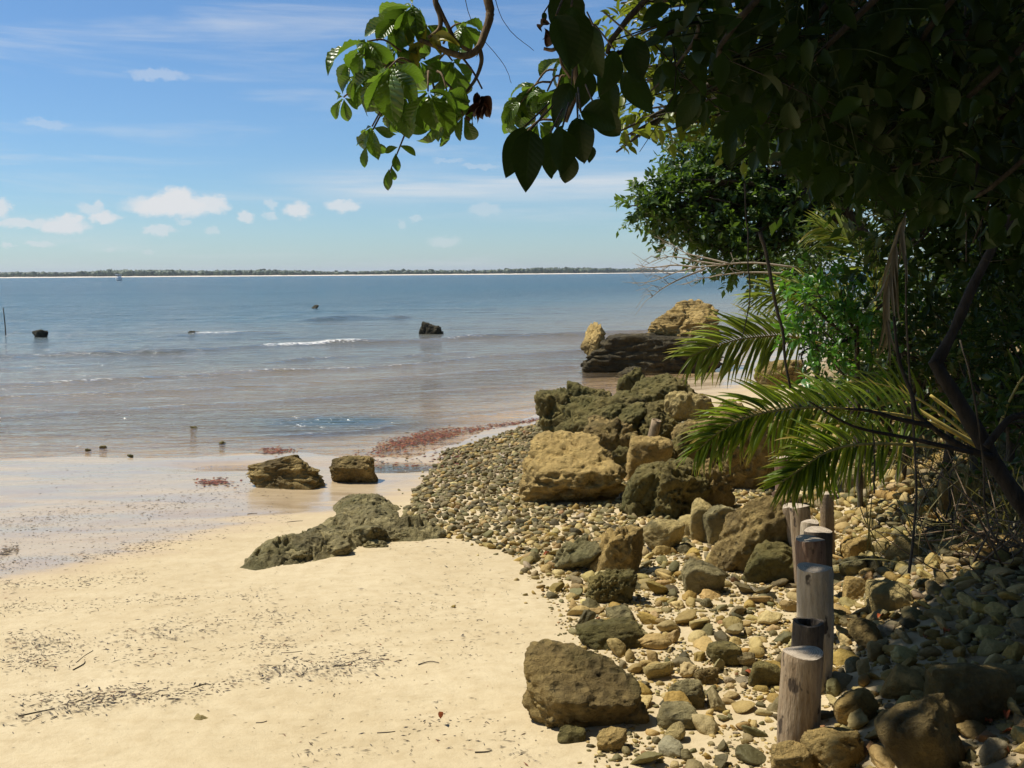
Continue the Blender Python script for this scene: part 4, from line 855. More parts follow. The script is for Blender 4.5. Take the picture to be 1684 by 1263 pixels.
# ------------------------------------------------------------------ pebbles
def in_boulder(x, y, s):
    m = np.zeros(len(x), bool)
    for bx, by, rx, ry in BO: m |= ((x - bx) / (rx * 0.86 + s * .3)) ** 2 + ((y - by) / (ry * 0.86 + s * .3)) ** 2 < 1
    return m
PEB_EDGE = np.array([(950, 1600), (1000, 1263), (1005, 1215), (1010, 1130), (955, 1050), (915, 985), (862, 930), (825, 905), (740, 885), (690, 880), (660, 850), (690, 800), (712, 770), (735, 742), (800, 722), (880, 697), (900, 680)], float)
def build_pebbles():
    rng = np.random.default_rng(11); N = 90000
    X = rng.uniform(-1.6, 6.5, N); Y = rng.uniform(2.6, 18.5, N); keep = np.ones(N, bool)
    h = H(X, Y); P = np.stack([X, Y, h], 1); px, py, t = proj(P)
    edge = np.interp(py, PEB_EDGE[::-1, 1], PEB_EDGE[::-1, 0]); e = (px - edge) / FPX * t     # metres inside the pebble field
    e = e + 0.12 * n2(X, Y, 2.5, 3, 51)
    db = sdist(X, Y, BANK)
    near = Y < 8.2
    # density: dense shingle strip, patchy sand among the near stones, stony bank to the right
    dens = np.where(near, 0.46 + 0.5 * sstep(-0.1, .5, n2(X, Y, 1.7, 3, 53) + 0.7 * sstep(1.3, 2.0, X - 0.28 * (Y - 4))), 1.0)
    dens = np.where((e < 0.12) & near, dens * 0.35, dens)
    dens = np.where(db > 0.05, 1.0, dens); dens = np.where(db > 3.0, 0.25, dens)
    ok = (e > 0) & (rng.random(N) < dens)
    stray = (e > -0.7) & (e < 0) & (rng.random(N) < 0.045 * np.exp(e / 0.13) + 0.002)
    ok |= stray
    ok &= (px > -200) & (px < 1900) & (py < 1420) & (py > 640)
    ok &= ~((Y > 17.6) | ((db > 2.2) & (Y > 9.5)))
    idx = np.nonzero(ok)[0]
    # stone size (radius, m): small shingle far, mixed cobbles near and on the bank
    u = rng.random(N); sz = np.where(near, 0.013 + 0.062 * u ** 3.4, 0.019 + 0.026 * u ** 2.2)
    sz = np.where((db > 0), 0.018 + 0.05 * u ** 2.6, sz)
    sz = np.where(stray, 0.010 + 0.014 * u, sz)
    order = idx[np.argsort(-sz[idx])]
    cell = {}; sel = []; cs = 0.08
    for i in order:
        x, y, s = X[i], Y[i], sz[i]; cx, cy = int(x / cs), int(y / cs); good = True; rg = 1 if s < 0.035 else 2
        for a in range(cx - rg, cx + rg + 1):
            for b in range(cy - rg, cy + rg + 1):
                for (qx, qy, qs) in cell.get((a, b), ()):
                    if (qx - x) ** 2 + (qy - y) ** 2 < (0.80 * (qs + s)) ** 2: good = False; break
                if not good: break
            if not good: break
        if good: cell.setdefault((cx, cy), []).append((x, y, s)); sel.append(i)
    sel = np.array(sel); sel = sel[~in_boulder(X[sel], Y[sel], sz[sel])]
    X, Y, S = X[sel], Y[sel], sz[sel]; px, py, t = proj(np.stack([X, Y, H(X, Y)], 1)); n = len(X)
    # colours
    db = sdist(X, Y, BANK); ds = sdist(X, Y, SHORE); pal = {
        'grey': (0.255, 0.215, 0.125), 'olive': (0.205, 0.18, 0.095), 'tan': (0.42, 0.32, 0.15), 'pale': (0.54, 0.44, 0.24), 'ochre': (0.38, 0.27, 0.09), 'pinkish': (0.33, 0.28, 0.215), 'reddish': (0.32, 0.19, 0.10), 'dark': (0.11, 0.095, 0.05)}
    keys = list(pal); Pm = np.array([pal[k] for k in keys]) * (1.06, 1.0, 0.76)
    up = sstep(3.4, 6.5, ds); bank = sstep(-0.2, 0.5, db)
    W = np.stack([.40 - .22 * up - .10 * bank, .38 - .18 * up, .14 + .34 * up + .14 * bank, .05 + .14 * up + .05 * bank, .04 + .11 * up + .12 * bank, .03 + .015 * up, .005 + .012 * up, .10 + 0 * up], 1); W /= W.sum(1, keepdims=True)
    ch = (rng.random(n)[:, None] > np.cumsum(W, 1)).sum(1).clip(0, len(keys) - 1)
    C = Pm[ch] * rng.uniform(0.6, 1.1, (n, 1)) * rng.uniform(0.94, 1.06, (n, 3))
    rank = np.argsort(-(S / t)); vis = (px > -20) & (px < 1704) & (py < 1280); rank = [i for i in rank if vis[i]]
    single = set(rank[:290]); 
    Vu, Fu = [], None
    for k in range(14):
        V, F = rock_unit(900 + k, 2, K=7 + k % 4, p=6 + 5 * (k % 3), rough=0.10); V = (V - (0, 0, .5)) * 2; Vu.append(V); Fu = F
    Vb = []
    for k in range(16):
        V, F = rock_unit(950 + k, 4, K=6 + k % 5, p=7 + (k % 3) * 9, rough=0.07 + 0.025 * (k % 3), crease=.02); V = (V - (0, 0, .5)) * 2; Vb.append(mesh(V, F, MAT['pebO']))
    LM = [('the nearest sawn post', 1320, 1200), ('the tall pale post', 1339, 1010), ('the far group of posts', 1320, 870), ('the near brown boulder', 955, 1190), ('the flat grey-green boulder', 1004, 1062), ('the dark pitted boulder', 1004, 990), ('the leaning brown boulder', 1230, 940), ('the grey angular block', 1156, 975), ('the big dark shaded boulder', 1513, 1240), ('the grey slab boulder', 1590, 1180), ('the pale broken block', 1462, 1004), ('the wide pale boulder', 1487, 918), ('the yellow bank boulder', 1574, 840), ('the big flat-topped boulder', 940, 825), ('the tan crested boulder', 1016, 946), ('the dark flat-topped stone', 1193, 1094), ('the olive rounded stone', 1489, 1148)]
    bucket = {}
    for i in single:
        q = [((px[i] - x) ** 2 + (1.6 * (py[i] - y)) ** 2, nm, x, y) for nm, x, y in LM]; dd_, nm, x, y = min(q); dx, dy = px[i] - x, 1.6 * (py[i] - y)
        side = ('right of' if dx > 0 else 'left of') if abs(dx) > abs(dy) else ('in front of' if dy > 0 else 'behind')
        bucket.setdefault((keys[ch[i]], side, nm), []).append((dd_, i))
    ORD = ['closest', 'second closest', 'third closest', 'fourth closest', 'fifth closest', 'sixth closest', 'seventh closest', 'eighth closest', 'ninth closest', 'tenth closest', 'eleventh closest', 'twelfth closest', 'thirteenth closest', 'fourteenth closest', 'fifteenth closest', 'sixteenth closest', 'seventeenth closest', 'eighteenth closest']
    LAB = {}
    for (cn, side, nm), l in bucket.items():
        for k, (_, i) in enumerate(sorted(l)): LAB[i] = f'{ORD[min(k, 17)]} {cn} rounded cobble {side} {nm}' if len(l) > 1 else f'single {cn} rounded cobble {side} {nm}'
    zones = {'near': ('rounded cobble on the near sand left of the posts', 'cobbles among the near sand'), 'bank': ('rounded cobble on the stony bank right of the posts', 'cobbles on the bank'), 'mid': ('cobble on the shingle between the boulders', 'cobbles on the shingle')}
    allV, allF, allC, o = [], [], [], 0; HZ = H(X, Y)
    for i in range(n):
        s = S[i]; ang = rng.uniform(0, 6.28); ca, sa = math.cos(ang), math.sin(ang)
        dims = s * np.array([rng.uniform(0.95, 1.35), rng.uniform(0.6, 1.05), rng.uniform(0.38, 0.8)])
        ti = rng.normal(0, .32, 2); z = HZ[i] + dims[2] * rng.uniform(0.0, 0.75)
        Rm = np.array(Matrix.Rotation(ang, 3, 'Z') @ Matrix.Rotation(ti[0], 3, 'X') @ Matrix.Rotation(ti[1], 3, 'Y'))
        if i in single:
            zn = zones['bank' if db[i] > 0 else ('near' if Y[i] < 7.2 else 'mid')]
            ob = obj('cobble', Vb[rng.integers(16)], None, LAB[i], 'stone', zn[1], None)
            M = Matrix.Identity(4)
            for a in range(3):
                for b in range(3): M[a][b] = Rm[a, b] * dims[b]
            M[0][3], M[1][3], M[2][3] = X[i], Y[i], z; ob.matrix_world = M; ob.color = (*C[i], 1)
        else:
            V = (Vu[i % 14] * dims) @ Rm.T + (X[i], Y[i], z)
            allV.append(V); allF.append(Fu + o); o += len(V); allC.append(np.repeat(C[i][None], len(V), 0))
    # grit and small shards between the stones
    N2 = 30000; gx_ = rng.uniform(0.0, 4.2, N2); gy_ = rng.uniform(3.2, 9.0, N2); gh = H(gx_, gy_); qx, qy, qt = proj(np.stack([gx_, gy_, gh], 1)); ed = np.interp(qy, PEB_EDGE[::-1, 1], PEB_EDGE[::-1, 0]); inn = (qx - ed) / FPX * qt
    kk = (inn > -.15 + .2 * rng.random(N2)) & (qx < 1720) & (rng.random(N2) < .75) & (fbm(np.stack([gx_ * 2.5, gy_ * 2.5, gx_ * 0], 1), 2, 57) > -.25); kk = np.nonzero(kk)[0][:15000]; V1, F1 = ico(1); m1 = len(kk)
    A_ = rng.uniform(0, 6.28, m1); sc_ = rng.uniform(.004, .012, m1)[:, None] * np.stack([rng.uniform(.8, 1.7, m1), rng.uniform(.6, 1.1, m1), rng.uniform(.4, .8, m1)], 1)
    vv = (V1[None] * (1 + rng.normal(0, .2, (m1, len(V1), 1)))) * sc_[:, None]; cx_, sx_ = np.cos(A_)[:, None], np.sin(A_)[:, None]
    vv = np.stack([vv[..., 0] * cx_ - vv[..., 1] * sx_, vv[..., 0] * sx_ + vv[..., 1] * cx_, vv[..., 2]], -1) + np.stack([gx_[kk], gy_[kk], gh[kk] + .002], 1)[:, None]
    allV.append(vv.reshape(-1, 3)); allF.append((F1[None] + (np.arange(m1) * len(V1))[:, None, None]).reshape(-1, 3) + o); allC.append(np.repeat(Pm[rng.choice(8, m1, p=[.2, .16, .28, .14, .08, .06, .02, .06])] * rng.uniform(.7, 1.2, (m1, 1)), len(V1), 0)); o += m1 * len(V1)
    obj('pebbles', mesh(np.concatenate(allV), np.concatenate(allF), MAT['pebA'], True, {'Col': np.concatenate(allC)}), kind='stuff', label='mass of small rounded shingle pebbles covering the shore', cat='pebbles')
build_pebbles()
def shallow_stones():
    ORD = ['largest dark', 'second largest dark', 'small dark', 'tiny olive', 'tiny round dark', 'little flat dark', '', 'tiniest dark', 'lone', 'lone low', 'lone flat']; PL_ = ['farthest left of the seaward cluster', 'nearest to the brown shore rock', 'just beyond the nearest one', 'in the middle of the cluster', 'at the cluster\'s left middle', 'at the seaward side of the cluster', '', 'at the right of the cluster', 'far left at the water edge', 'second from left at the water edge', 'on the wet sand left of the rocks']
    for k, (x, y, w) in enumerate([(319, 703, 13), (365, 728, 14), (357, 720, 7), (344, 722, 8), (336, 705, 6), (356, 703, 7), (1073, 783, 1), (384, 700, 4), (170, 735, 12), (145, 740, 9), (215, 752, 11)]):
        if w > 8: boulder('shallow_stone', f'{ORD[k]} stone in the shallows, {PL_[k]}', x - w / 2, x + w / 2, y - w * .22, y + 1, 'green', 600 + k, .9, 3, 'stones in the shallows', 'stone', zmin=ZW, bury=.05, sink=0)
shallow_stones()

# ------------------------------------------------------------------ drift debris on the sand
def flakes(P, L, Wd, rng, col, thick=0.3, name=None):
    """little bent drift fragments: 6-vertex lens shapes lying on the sand"""
    n = len(P); a = rng.normal(0.1, 0.7, n) + np.where(rng.random(n) < .25, rng.uniform(0, 3.1, n), 0)
    D = np.stack([np.cos(a), np.sin(a), rng.normal(0, .10, n)], 1); Bv = np.stack([-np.sin(a), np.cos(a), rng.normal(0, .15, n)], 1); U = np.array([0, 0, 1.0])
    tpl = np.array([(-.5, 0, .02), (0.0, -.5, .05), (.5, .1, .02), (.05, .5, .05), (0, 0, thick), (0.05, 0.05, -.1)])
    F0 = np.array([(0, 1, 4), (1, 2, 4), (2, 3, 4), (3, 0, 4), (1, 0, 5), (2, 1, 5), (3, 2, 5), (0, 3, 5)])
    tj = tpl[None] * (1 + rng.normal(0, .25, (n, 6, 3)))
    V = P[:, None] + tj[..., 0:1] * (L[:, None, None] * D[:, None]) + tj[..., 1:2] * (Wd[:, None, None] * Bv[:, None]) + tj[..., 2:3] * (Wd[:, None, None] * U)
    F = (F0[None] + np.arange(n)[:, None, None] * 6).reshape(-1, 3)
    return V.reshape(-1, 3), F, np.repeat(col, 6, 0)
def build_debris():
    rng = np.random.default_rng(23); PX, PY, SC_, = [], [], []
    def band(line, sig, n, s=1.0, clump=None):
        n = int(n * 2.1); s *= .72; line = np.array(line, float); x = rng.uniform(line[0, 0], line[-1, 0], n)
        if clump: cx = rng.uniform(line[0, 0], line[-1, 0], clump); x = np.where(rng.random(n) < .75, cx[rng.integers(clump, size=n)] + rng.normal(0, 26, n), x)
        y = np.interp(x, line[:, 0], line[:, 1]) + rng.normal(0, sig, n); PX.append(x); PY.append(y); SC_.append(np.full(n, s) * rng.uniform(.6, 1.5, n))
    band([(0, 862), (150, 842), (300, 828), (420, 800)], 9, 360, .9, 16)
    band([(0, 880), (200, 870), (330, 850), (480, 850)], 22, 420, .8)
    band([(0, 930), (160, 915), (330, 880), (380, 878)], 7, 260, .9, 8)
    band([(0, 962), (150, 955), (230, 948)], 6, 160, .8, 7)
    band([(0, 1000), (150, 993), (300, 985), (420, 978)], 7, 210, .75, 10)
    band([(0, 1055), (130, 1062), (250, 1045), (380, 1022), (470, 1012)], 12, 420, .8, 14)
    band([(0, 1090), (200, 1085), (330, 1078), (480, 1060)], 10, 260, .75, 10)
    band([(60, 1150), (180, 1146), (330, 1140), (420, 1112), (520, 1098), (640, 1085)], 10, 560, .85, 16)
    band([(0, 1185), (90, 1170), (160, 1160)], 8, 110, .8, 5)
    band([(420, 1060), (560, 1020), (700, 990), (800, 970)], 26, 240, .7)
    band([(520, 1110), (640, 1080), (760, 1060), (860, 1050)], 22, 180, .7, 12)
    band([(500, 1240), (640, 1220), (720, 1190), (900, 1240)], 24, 130, .7, 9)
    band([(640, 890), (700, 900), (800, 930), (840, 975)], 16, 70, .8)
    band([(0, 1010), (900, 1010)], 110, 420, .5)
    band([(40, 770), (240, 790), (400, 770)], 22, 160, .8)
    band([(0, 908), (14, 905), (30, 903)], 4, 90, 1.1)
    px, py, s = np.concatenate(PX), np.concatenate(PY), np.concatenate(SC_)
    m = (py < 1300) & (px > -60) & (px < 960); px, py, s = px[m], py[m], s[m]
    P = gnd_many(px, py); P[:, 2] += 0.003
    n = len(P); L = s * 0.034 * rng.uniform(.3, 2.0, n); W = s * 0.0075 * rng.uniform(.5, 1.6, n)
    pal = np.array([(.055, .045, .035), (.09, .065, .04), (.13, .09, .05), (.045, .04, .05), (.20, .07, .03), (.16, .12, .075)]); col = pal[rng.choice(6, n, p=[.34, .24, .16, .14, .04, .08])]
    V, F, C = flakes(P, L, W, rng, col)
    obj('drift_debris', mesh(V, F, MAT['debris'], False, {'Col': C}), kind='stuff', label='scattered dark drift weed and bark fragments on the sand', cat='debris')
    # longer twigs that can be told apart
    tw = [(140, 1080, 26, .9), (430, 1188, 18, .2), (565, 1093, 30, .15), (705, 1092, 34, .1), (60, 1172, 60, .25), (130, 1095, 20, .9), (485, 858, 26, .1), (415, 845, 16, .1), (690, 832, 26, .12), (480, 1073, 36, .1), (330, 1130, 34, .2), (635, 1205, 30, .1), (795, 1236, 28, .15), (1010, 965, 20, .2)]
    nth = ['leftmost', 'second from left', 'third from left', 'fourth from left', 'fifth from left', 'sixth from left', 'seventh from left', 'eighth from left', 'ninth from left', 'tenth from left', 'eleventh from left', 'third from right', 'second from right', 'rightmost']
    for k, (x, y, w, sl) in enumerate(sorted(tw)):
        a, b = gnd(x - w / 2, y + w * sl * .4), gnd(x + w / 2, y - w * sl * .4); c = (a + b) / 2; mid = (0.01 * rng.standard_normal(), 0.02 * rng.standard_normal(), .003)
        V, F = tube(spline([a - c + (0, 0, .002), mid, b - c + (0, 0, .003)], 7), np.linspace(.0035, .002, 7), 5)
        obj('drift_twig', mesh(V, F, MAT['bark']), None, f'thin dark drift twig lying on the sand, {nth[k]} of these twigs', 'twig', 'twigs on the sand', None, c)
    # red leaves and weed along the water line
    x = np.concatenate([rng.normal(690, 42, 700), rng.uniform(620, 900, 650)]); line = np.array([(600, 748), (640, 733), (700, 719), (760, 709), (860, 695), (920, 683)])
    y = np.interp(x, line[:, 0], line[:, 1]) + rng.normal(0, 1, len(x)) * np.interp(x, [600, 660, 720, 800, 900], [6, 6, 5, 2.4, 1.2])
    x2 = rng.uniform(610, 760, 150); y2 = rng.uniform(735, 772, 150); x3 = rng.normal(452, 16, 150); y3 = 742 + rng.normal(0, 3.2, 150); x4 = rng.normal(355, 14, 130); y4 = 794 + rng.normal(0, 3.5, 130)
    x = np.concatenate([x, x2, x3, x4]); y = np.concatenate([y, y2, y3, y4]); m = (x > 560) | (x < 520); x, y = x[m], y[m]
    P = gnd_many(x, y, ZW); P[:, 2] = np.maximum(H(P[:, 0], P[:, 1]), ZW) + 0.008; n = len(P)
    pal = np.array([(.17, .05, .03), (.24, .08, .04), (.10, .045, .028), (.05, .035, .028), (.28, .15, .07)]); col = pal[rng.choice(5, n, p=[.36, .22, .20, .14, .08])]
    V, F, C = flakes(P, .06 * rng.uniform(.5, 1.7, n), .03 * rng.uniform(.5, 1.5, n), rng, col, .22)
    obj('red_weed', mesh(V, F, MAT['debris'], False, {'Col': C}), kind='stuff', label='line of red-brown fallen leaves and weed at the water edge', cat='weed')
build_debris()

# ------------------------------------------------------------------ foliage tools
def blade(L=1.0, W=0.45, nu=8, nv=4, prof='ovate', fold=0.2, droop=0.3, corr=0.0, twist=0.0, wav=0.0, seed=0):
    """one leaf blade: x along the midrib, folded at the midrib, bent downwards, veins as relief"""
    rng = np.random.default_rng(seed); u = np.linspace(0, 1, nu + 1); v = np.linspace(-1, 1, nv + 1)
    if prof == 'ovate': w = np.sin(np.pi * u ** 0.75) ** 0.85
    elif prof == 'obovate': w = (np.sin(np.pi * u ** 1.45) ** 0.75)
    elif prof == 'strap': w = np.minimum(1, u * 9 + 0.35) * (1 - u ** 3.2)
    else: w = np.sin(np.pi * u)
    w = np.maximum(w, 0.0); w[0] = max(w[0], 0.04); w[-1] = 0.015
    U, Vv = np.meshgrid(u, v, indexing='ij'); Wd = np.repeat(w[:, None], nv + 1, 1) * W / 2
    y = Vv * Wd; z = np.abs(Vv) * Wd * fold * 2 + corr * np.cos(U * 2 * np.pi * 7 - np.abs(Vv) * 3.0) * np.abs(Vv) * Wd
    z = z + wav * W * np.sin(U * 5 + rng.uniform(0, 6)) * Vv + twist * U * y
    th = droop * U ** 1.2; x = L * U * (1 - 0.16 * th ** 2); zz = z - L * 0.5 * th * U
    V = np.stack([x - z * np.sin(th) * 0, y, zz], -1).reshape(-1, 3); c = nv + 1; F = []
    for i in range(nu):
        for j in range(nv): a = i * c + j; F += [(a, a + 1, a + c + 1), (a, a + c + 1, a + c)]
    return V, np.array(F)
def ortho(D, up):
    B_ = np.cross(up, D); B_ = nrm(B_); return B_, np.cross(D, B_)
def leaf_batch(P, D, N, S, tpl):
    V0, F0 = tpl; D = nrm(D); Bv, Nn = ortho(D, N); n = len(P)
    V = P[:, None] + S[:, None, None] * (V0[None, :, 0:1] * D[:, None] + V0[None, :, 1:2] * Bv[:, None] + V0[None, :, 2:3] * Nn[:, None])
    return V.reshape(-1, 3), (F0[None] + (np.arange(n) * len(V0))[:, None, None]).reshape(-1, 3)
SMALL = (np.array([(0, 0, 0), (.45, -.24, .07), (1, 0, -.08), (.45, .24, .07)]), np.array([(0, 1, 2), (0, 2, 3)]))
MEDIUM = blade(1, .46, 4, 2, 'ovate', .22, .35)
def crown_leaves(clumps, ntw, nlf, ll, rng, tpl=SMALL, tw_len=None, droop=0.25, shell=0.5, keep=None):
    """leafy twigs through the volume of each clump; returns leaves (V, F, rnd) and twig tubes"""
    Ps, Ds, Ns, Ss, Rs, tw = [], [], [], [], [], []
    for c, r in clumps:
        c = np.array(c, float); r = np.broadcast_to(np.asarray(r, float), (3,)); k = int(ntw * (r.mean() ** 2)) if ntw > 0 else -ntw
        d = nrm(rng.standard_normal((k, 3))); rad = (shell + (1 - shell) * rng.random(k)) ; st = c + d * r * rad[:, None] * 0.85
        out = nrm(d + 0.55 * rng.standard_normal((k, 3)) + (0, 0, 0.15)); L = (tw_len or 0.45 * r.mean()) * rng.uniform(.6, 1.3, k)
        side = nrm(np.cross(out, rng.standard_normal((k, 3)))); cl_r = rng.random()
        for j in range(nlf):
            s = (j + 0.6) / nlf; p = st + out * (L * s)[:, None]; p[:, 2] -= droop * L * s * s
            a = rng.uniform(0, 6.28, k); sd = side * np.cos(a)[:, None] + np.cross(out, side) * np.sin(a)[:, None]
            Ps.append(p); Ds.append(nrm(0.7 * out + sd + (0, 0, -0.25))); Ns.append(nrm(np.array([0, 0, 1.0]) + 0.55 * rng.standard_normal((k, 3)))); Ss.append(ll * rng.uniform(.65, 1.25, k)); Rs.append(np.clip(0.35 * cl_r + 0.65 * rng.random(k), 0, 1))
    P, D, N, S, Rn = map(np.concatenate, (Ps, Ds, Ns, Ss, Rs))
    if keep is not None: m = keep(P); P, D, N, S, Rn = P[m], D[m], N[m], S[m], Rn[m]
    V, F = leaf_batch(P, D, N, S, tpl); return V, F, np.repeat(Rn, len(tpl[0]))
def add_tree(name, label, base, clumps, ntw, nlf, ll, mat, seed, trunk=None, tr=0.1, tpl=SMALL, limbs=True, cat='tree', group=None, bark='bark', **kw):
    rng = np.random.default_rng(seed); base = np.array(base, float); e = empty(name, base, label, cat, group)
    V, F, rn = crown_leaves(clumps, ntw, nlf, ll, rng, tpl, **kw)
    obj('crown', mesh(V - base, F, MAT[mat], True, {'rnd': rn}), e)
    if trunk is not None:
        T = spline(trunk, 22); obj('trunk', mesh(*[a if i else a - base for i, a in enumerate(tube(T, np.linspace(tr, tr * .45, 22), 10, .3, seed))], MAT[bark]), e)
        if limbs:
            parts = []
            for c, r in clumps:
                c = np.array(c, float); i = int(rng.integers(9, 20)); a = T[i]; mid = (a + c) / 2 + rng.normal(0, .12, 3) + (0, 0, .1)
                for q in range(3):
                    tip = c + rng.normal(0, .45, 3) * np.mean(r); parts.append(tube(spline([a, mid, tip], 9), np.linspace(tr * .35, tr * .06, 9), 5))
            V, F = join(parts); obj('limbs', mesh(V - base, F, MAT[bark]), e, kind='stuff')
    return e

# ------------------------------------------------------------------ overhanging tree (broad palmate leaves), trunk behind the viewer's right shoulder
LB = [mesh(*blade(1, .48, 14, 6, 'obovate', f, d, c, tw, wv, i), MAT['leafbig']) for i, (f, d, c, tw, wv) in enumerate([(.25, .55, .06, 0, .05), (.18, .95, .07, .3, .08), (.35, 1.2, .05, -.3, .10), (.12, .35, .06, .2, .1), (.3, .8, .08, -.2, .16), (.2, 1.3, .06, .6, .12)])]
LO = [mesh(*blade(1, .54, 14, 6, 'ovate', f, d, c, tw, wv, 10 + i), MAT['leafshade']) for i, (f, d, c, tw, wv) in enumerate([(.12, .35, .025, 0, .05), (.25, .7, .03, .4, .12), (.08, .2, .02, -.3, .08), (.35, 1.1, .02, .6, .15), (.18, .5, .03, -.6, .2)])]
LY = [mesh(*blade(1, .40, 8, 4, 'ovate', .3, 1.0, .25, .5, .2, 30), MAT['leafyellow'])]
LD = [mesh(*blade(1, .42, 8, 6, 'ovate', .9, 1.4, .5, 1.5, .5, 40 + i), MAT['leafdead']) for i in range(2)]
def put_leaf(parent, org, p, d, n, L, meshes, rng, name='leaf'):
    d = nrm(d); Bv, Nn = ortho(d, np.asarray(n, float))
    return obj(name, meshes[int(rng.integers(len(meshes)))], parent, mat4=frame_mat(np.asarray(p) - org, d, Bv, Nn, L, L * rng.uniform(.85, 1.15), L))
def palmate(parent, org, hub, axis_, up, L, rng, n=6, meshes=LB, spread=1.0, tubes=None, src=None):
    """a fan of leaflets drooping from one petiole end"""
    axis_ = nrm(axis_); s, u = ortho(axis_, up)
    for k in range(n):
        a = (k - (n - 1) / 2) / ((n - 1) / 2 + 1e-9) * 1.75 * spread + rng.normal(0, .1)
        d = nrm(axis_ * math.cos(a) + s * math.sin(a) + u * rng.normal(-.15, .2) + (0, 0, -.35)); put_leaf(parent, org, hub + d * 0.006, d, u + rng.normal(0, .3, 3), L * rng.uniform(.8, 1.1) * (1 - .22 * abs(a) / 1.75), meshes, rng)
    if tubes is not None and src is not None: tubes.append(tube(spline([src, (np.asarray(src) + hub) / 2 + (0, 0, .02), hub], 7), np.linspace(.004, .0028, 7), 5))
def in_mass(P):
    """how far the shade-toned tree reaches: open sky to its left, the palms free below"""
    x, y, t = proj(P); return (x > 1080) & ((y < 170) | (x > 1080 + (y - 170) * 1.35)) & (y < np.interp(x, [1080, 1280, 1450, 1684], [200, 320, 360, 430]))
def shade_mass(top_):
    """ovate-leaved tree beside the camera: its branches, coloured dark for shade, fill the upper right"""
    rng = np.random.default_rng(78); org = np.array([3.1, 0.6, H(3.1, 0.6) - .1])
    e = empty('shade_toned_tree', org, 'ovate-leaved tree, coloured dark for deep shade, filling the upper right', 'tree')
    trunk = spline([org, org + (-.05, .1, 1.2), org + (-.2, .2, 2.6), org + (-.4, .3, 3.9)], 20); V, F = tube(trunk, np.linspace(.12, .06, 20), 10, .25, 3); obj('trunk', mesh(V - org, F, MAT['bark']), e)
    top = trunk[-1]
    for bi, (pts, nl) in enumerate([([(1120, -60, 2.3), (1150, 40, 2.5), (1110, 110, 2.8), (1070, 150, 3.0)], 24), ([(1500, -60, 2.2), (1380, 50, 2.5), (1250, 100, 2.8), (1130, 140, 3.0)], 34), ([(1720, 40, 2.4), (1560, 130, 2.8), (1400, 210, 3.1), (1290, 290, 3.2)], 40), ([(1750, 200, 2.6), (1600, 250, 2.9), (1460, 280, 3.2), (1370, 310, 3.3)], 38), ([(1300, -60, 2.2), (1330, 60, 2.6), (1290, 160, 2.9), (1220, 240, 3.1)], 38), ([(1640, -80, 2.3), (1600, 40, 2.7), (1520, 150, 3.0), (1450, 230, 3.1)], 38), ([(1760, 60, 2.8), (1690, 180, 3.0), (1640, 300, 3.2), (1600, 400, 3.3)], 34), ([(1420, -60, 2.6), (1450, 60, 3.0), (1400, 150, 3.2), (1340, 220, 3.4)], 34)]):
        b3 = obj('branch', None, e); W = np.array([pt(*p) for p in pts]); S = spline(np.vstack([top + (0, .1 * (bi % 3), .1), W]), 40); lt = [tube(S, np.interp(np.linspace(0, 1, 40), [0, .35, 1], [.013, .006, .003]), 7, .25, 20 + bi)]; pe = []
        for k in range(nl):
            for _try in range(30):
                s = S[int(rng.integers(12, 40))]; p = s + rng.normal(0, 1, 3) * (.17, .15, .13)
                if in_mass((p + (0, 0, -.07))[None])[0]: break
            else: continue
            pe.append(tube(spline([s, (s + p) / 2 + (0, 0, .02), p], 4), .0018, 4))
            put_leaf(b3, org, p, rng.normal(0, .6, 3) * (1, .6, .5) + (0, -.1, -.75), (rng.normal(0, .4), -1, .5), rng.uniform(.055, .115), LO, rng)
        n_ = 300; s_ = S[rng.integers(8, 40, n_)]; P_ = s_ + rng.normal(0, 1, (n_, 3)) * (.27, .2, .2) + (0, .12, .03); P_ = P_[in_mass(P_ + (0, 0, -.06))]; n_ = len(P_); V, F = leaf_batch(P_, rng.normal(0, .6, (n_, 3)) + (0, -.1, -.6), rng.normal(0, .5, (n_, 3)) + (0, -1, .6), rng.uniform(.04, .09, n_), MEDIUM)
        obj('small_leaves', mesh(V - org, F, MAT['leafshade']), b3, kind='stuff'); V, F = join(pe); obj('petioles', mesh(V - org, F, MAT['leafshade']), b3, kind='stuff')
        for k in range(5):     # thin bare twigs
            s = S[int(rng.integers(14, 40))]; t_ = s + rng.normal(0, 1, 3) * (.3, .15, .12) + (0, 0, -.15); lt.append(tube(spline([s, (s + t_) / 2 + rng.normal(0, .05, 3), t_], 7), np.linspace(.0018, .0008, 7), 4))
        V, F = join(lt); obj('wood', mesh(V - org, F, MAT['barkshade']), b3)
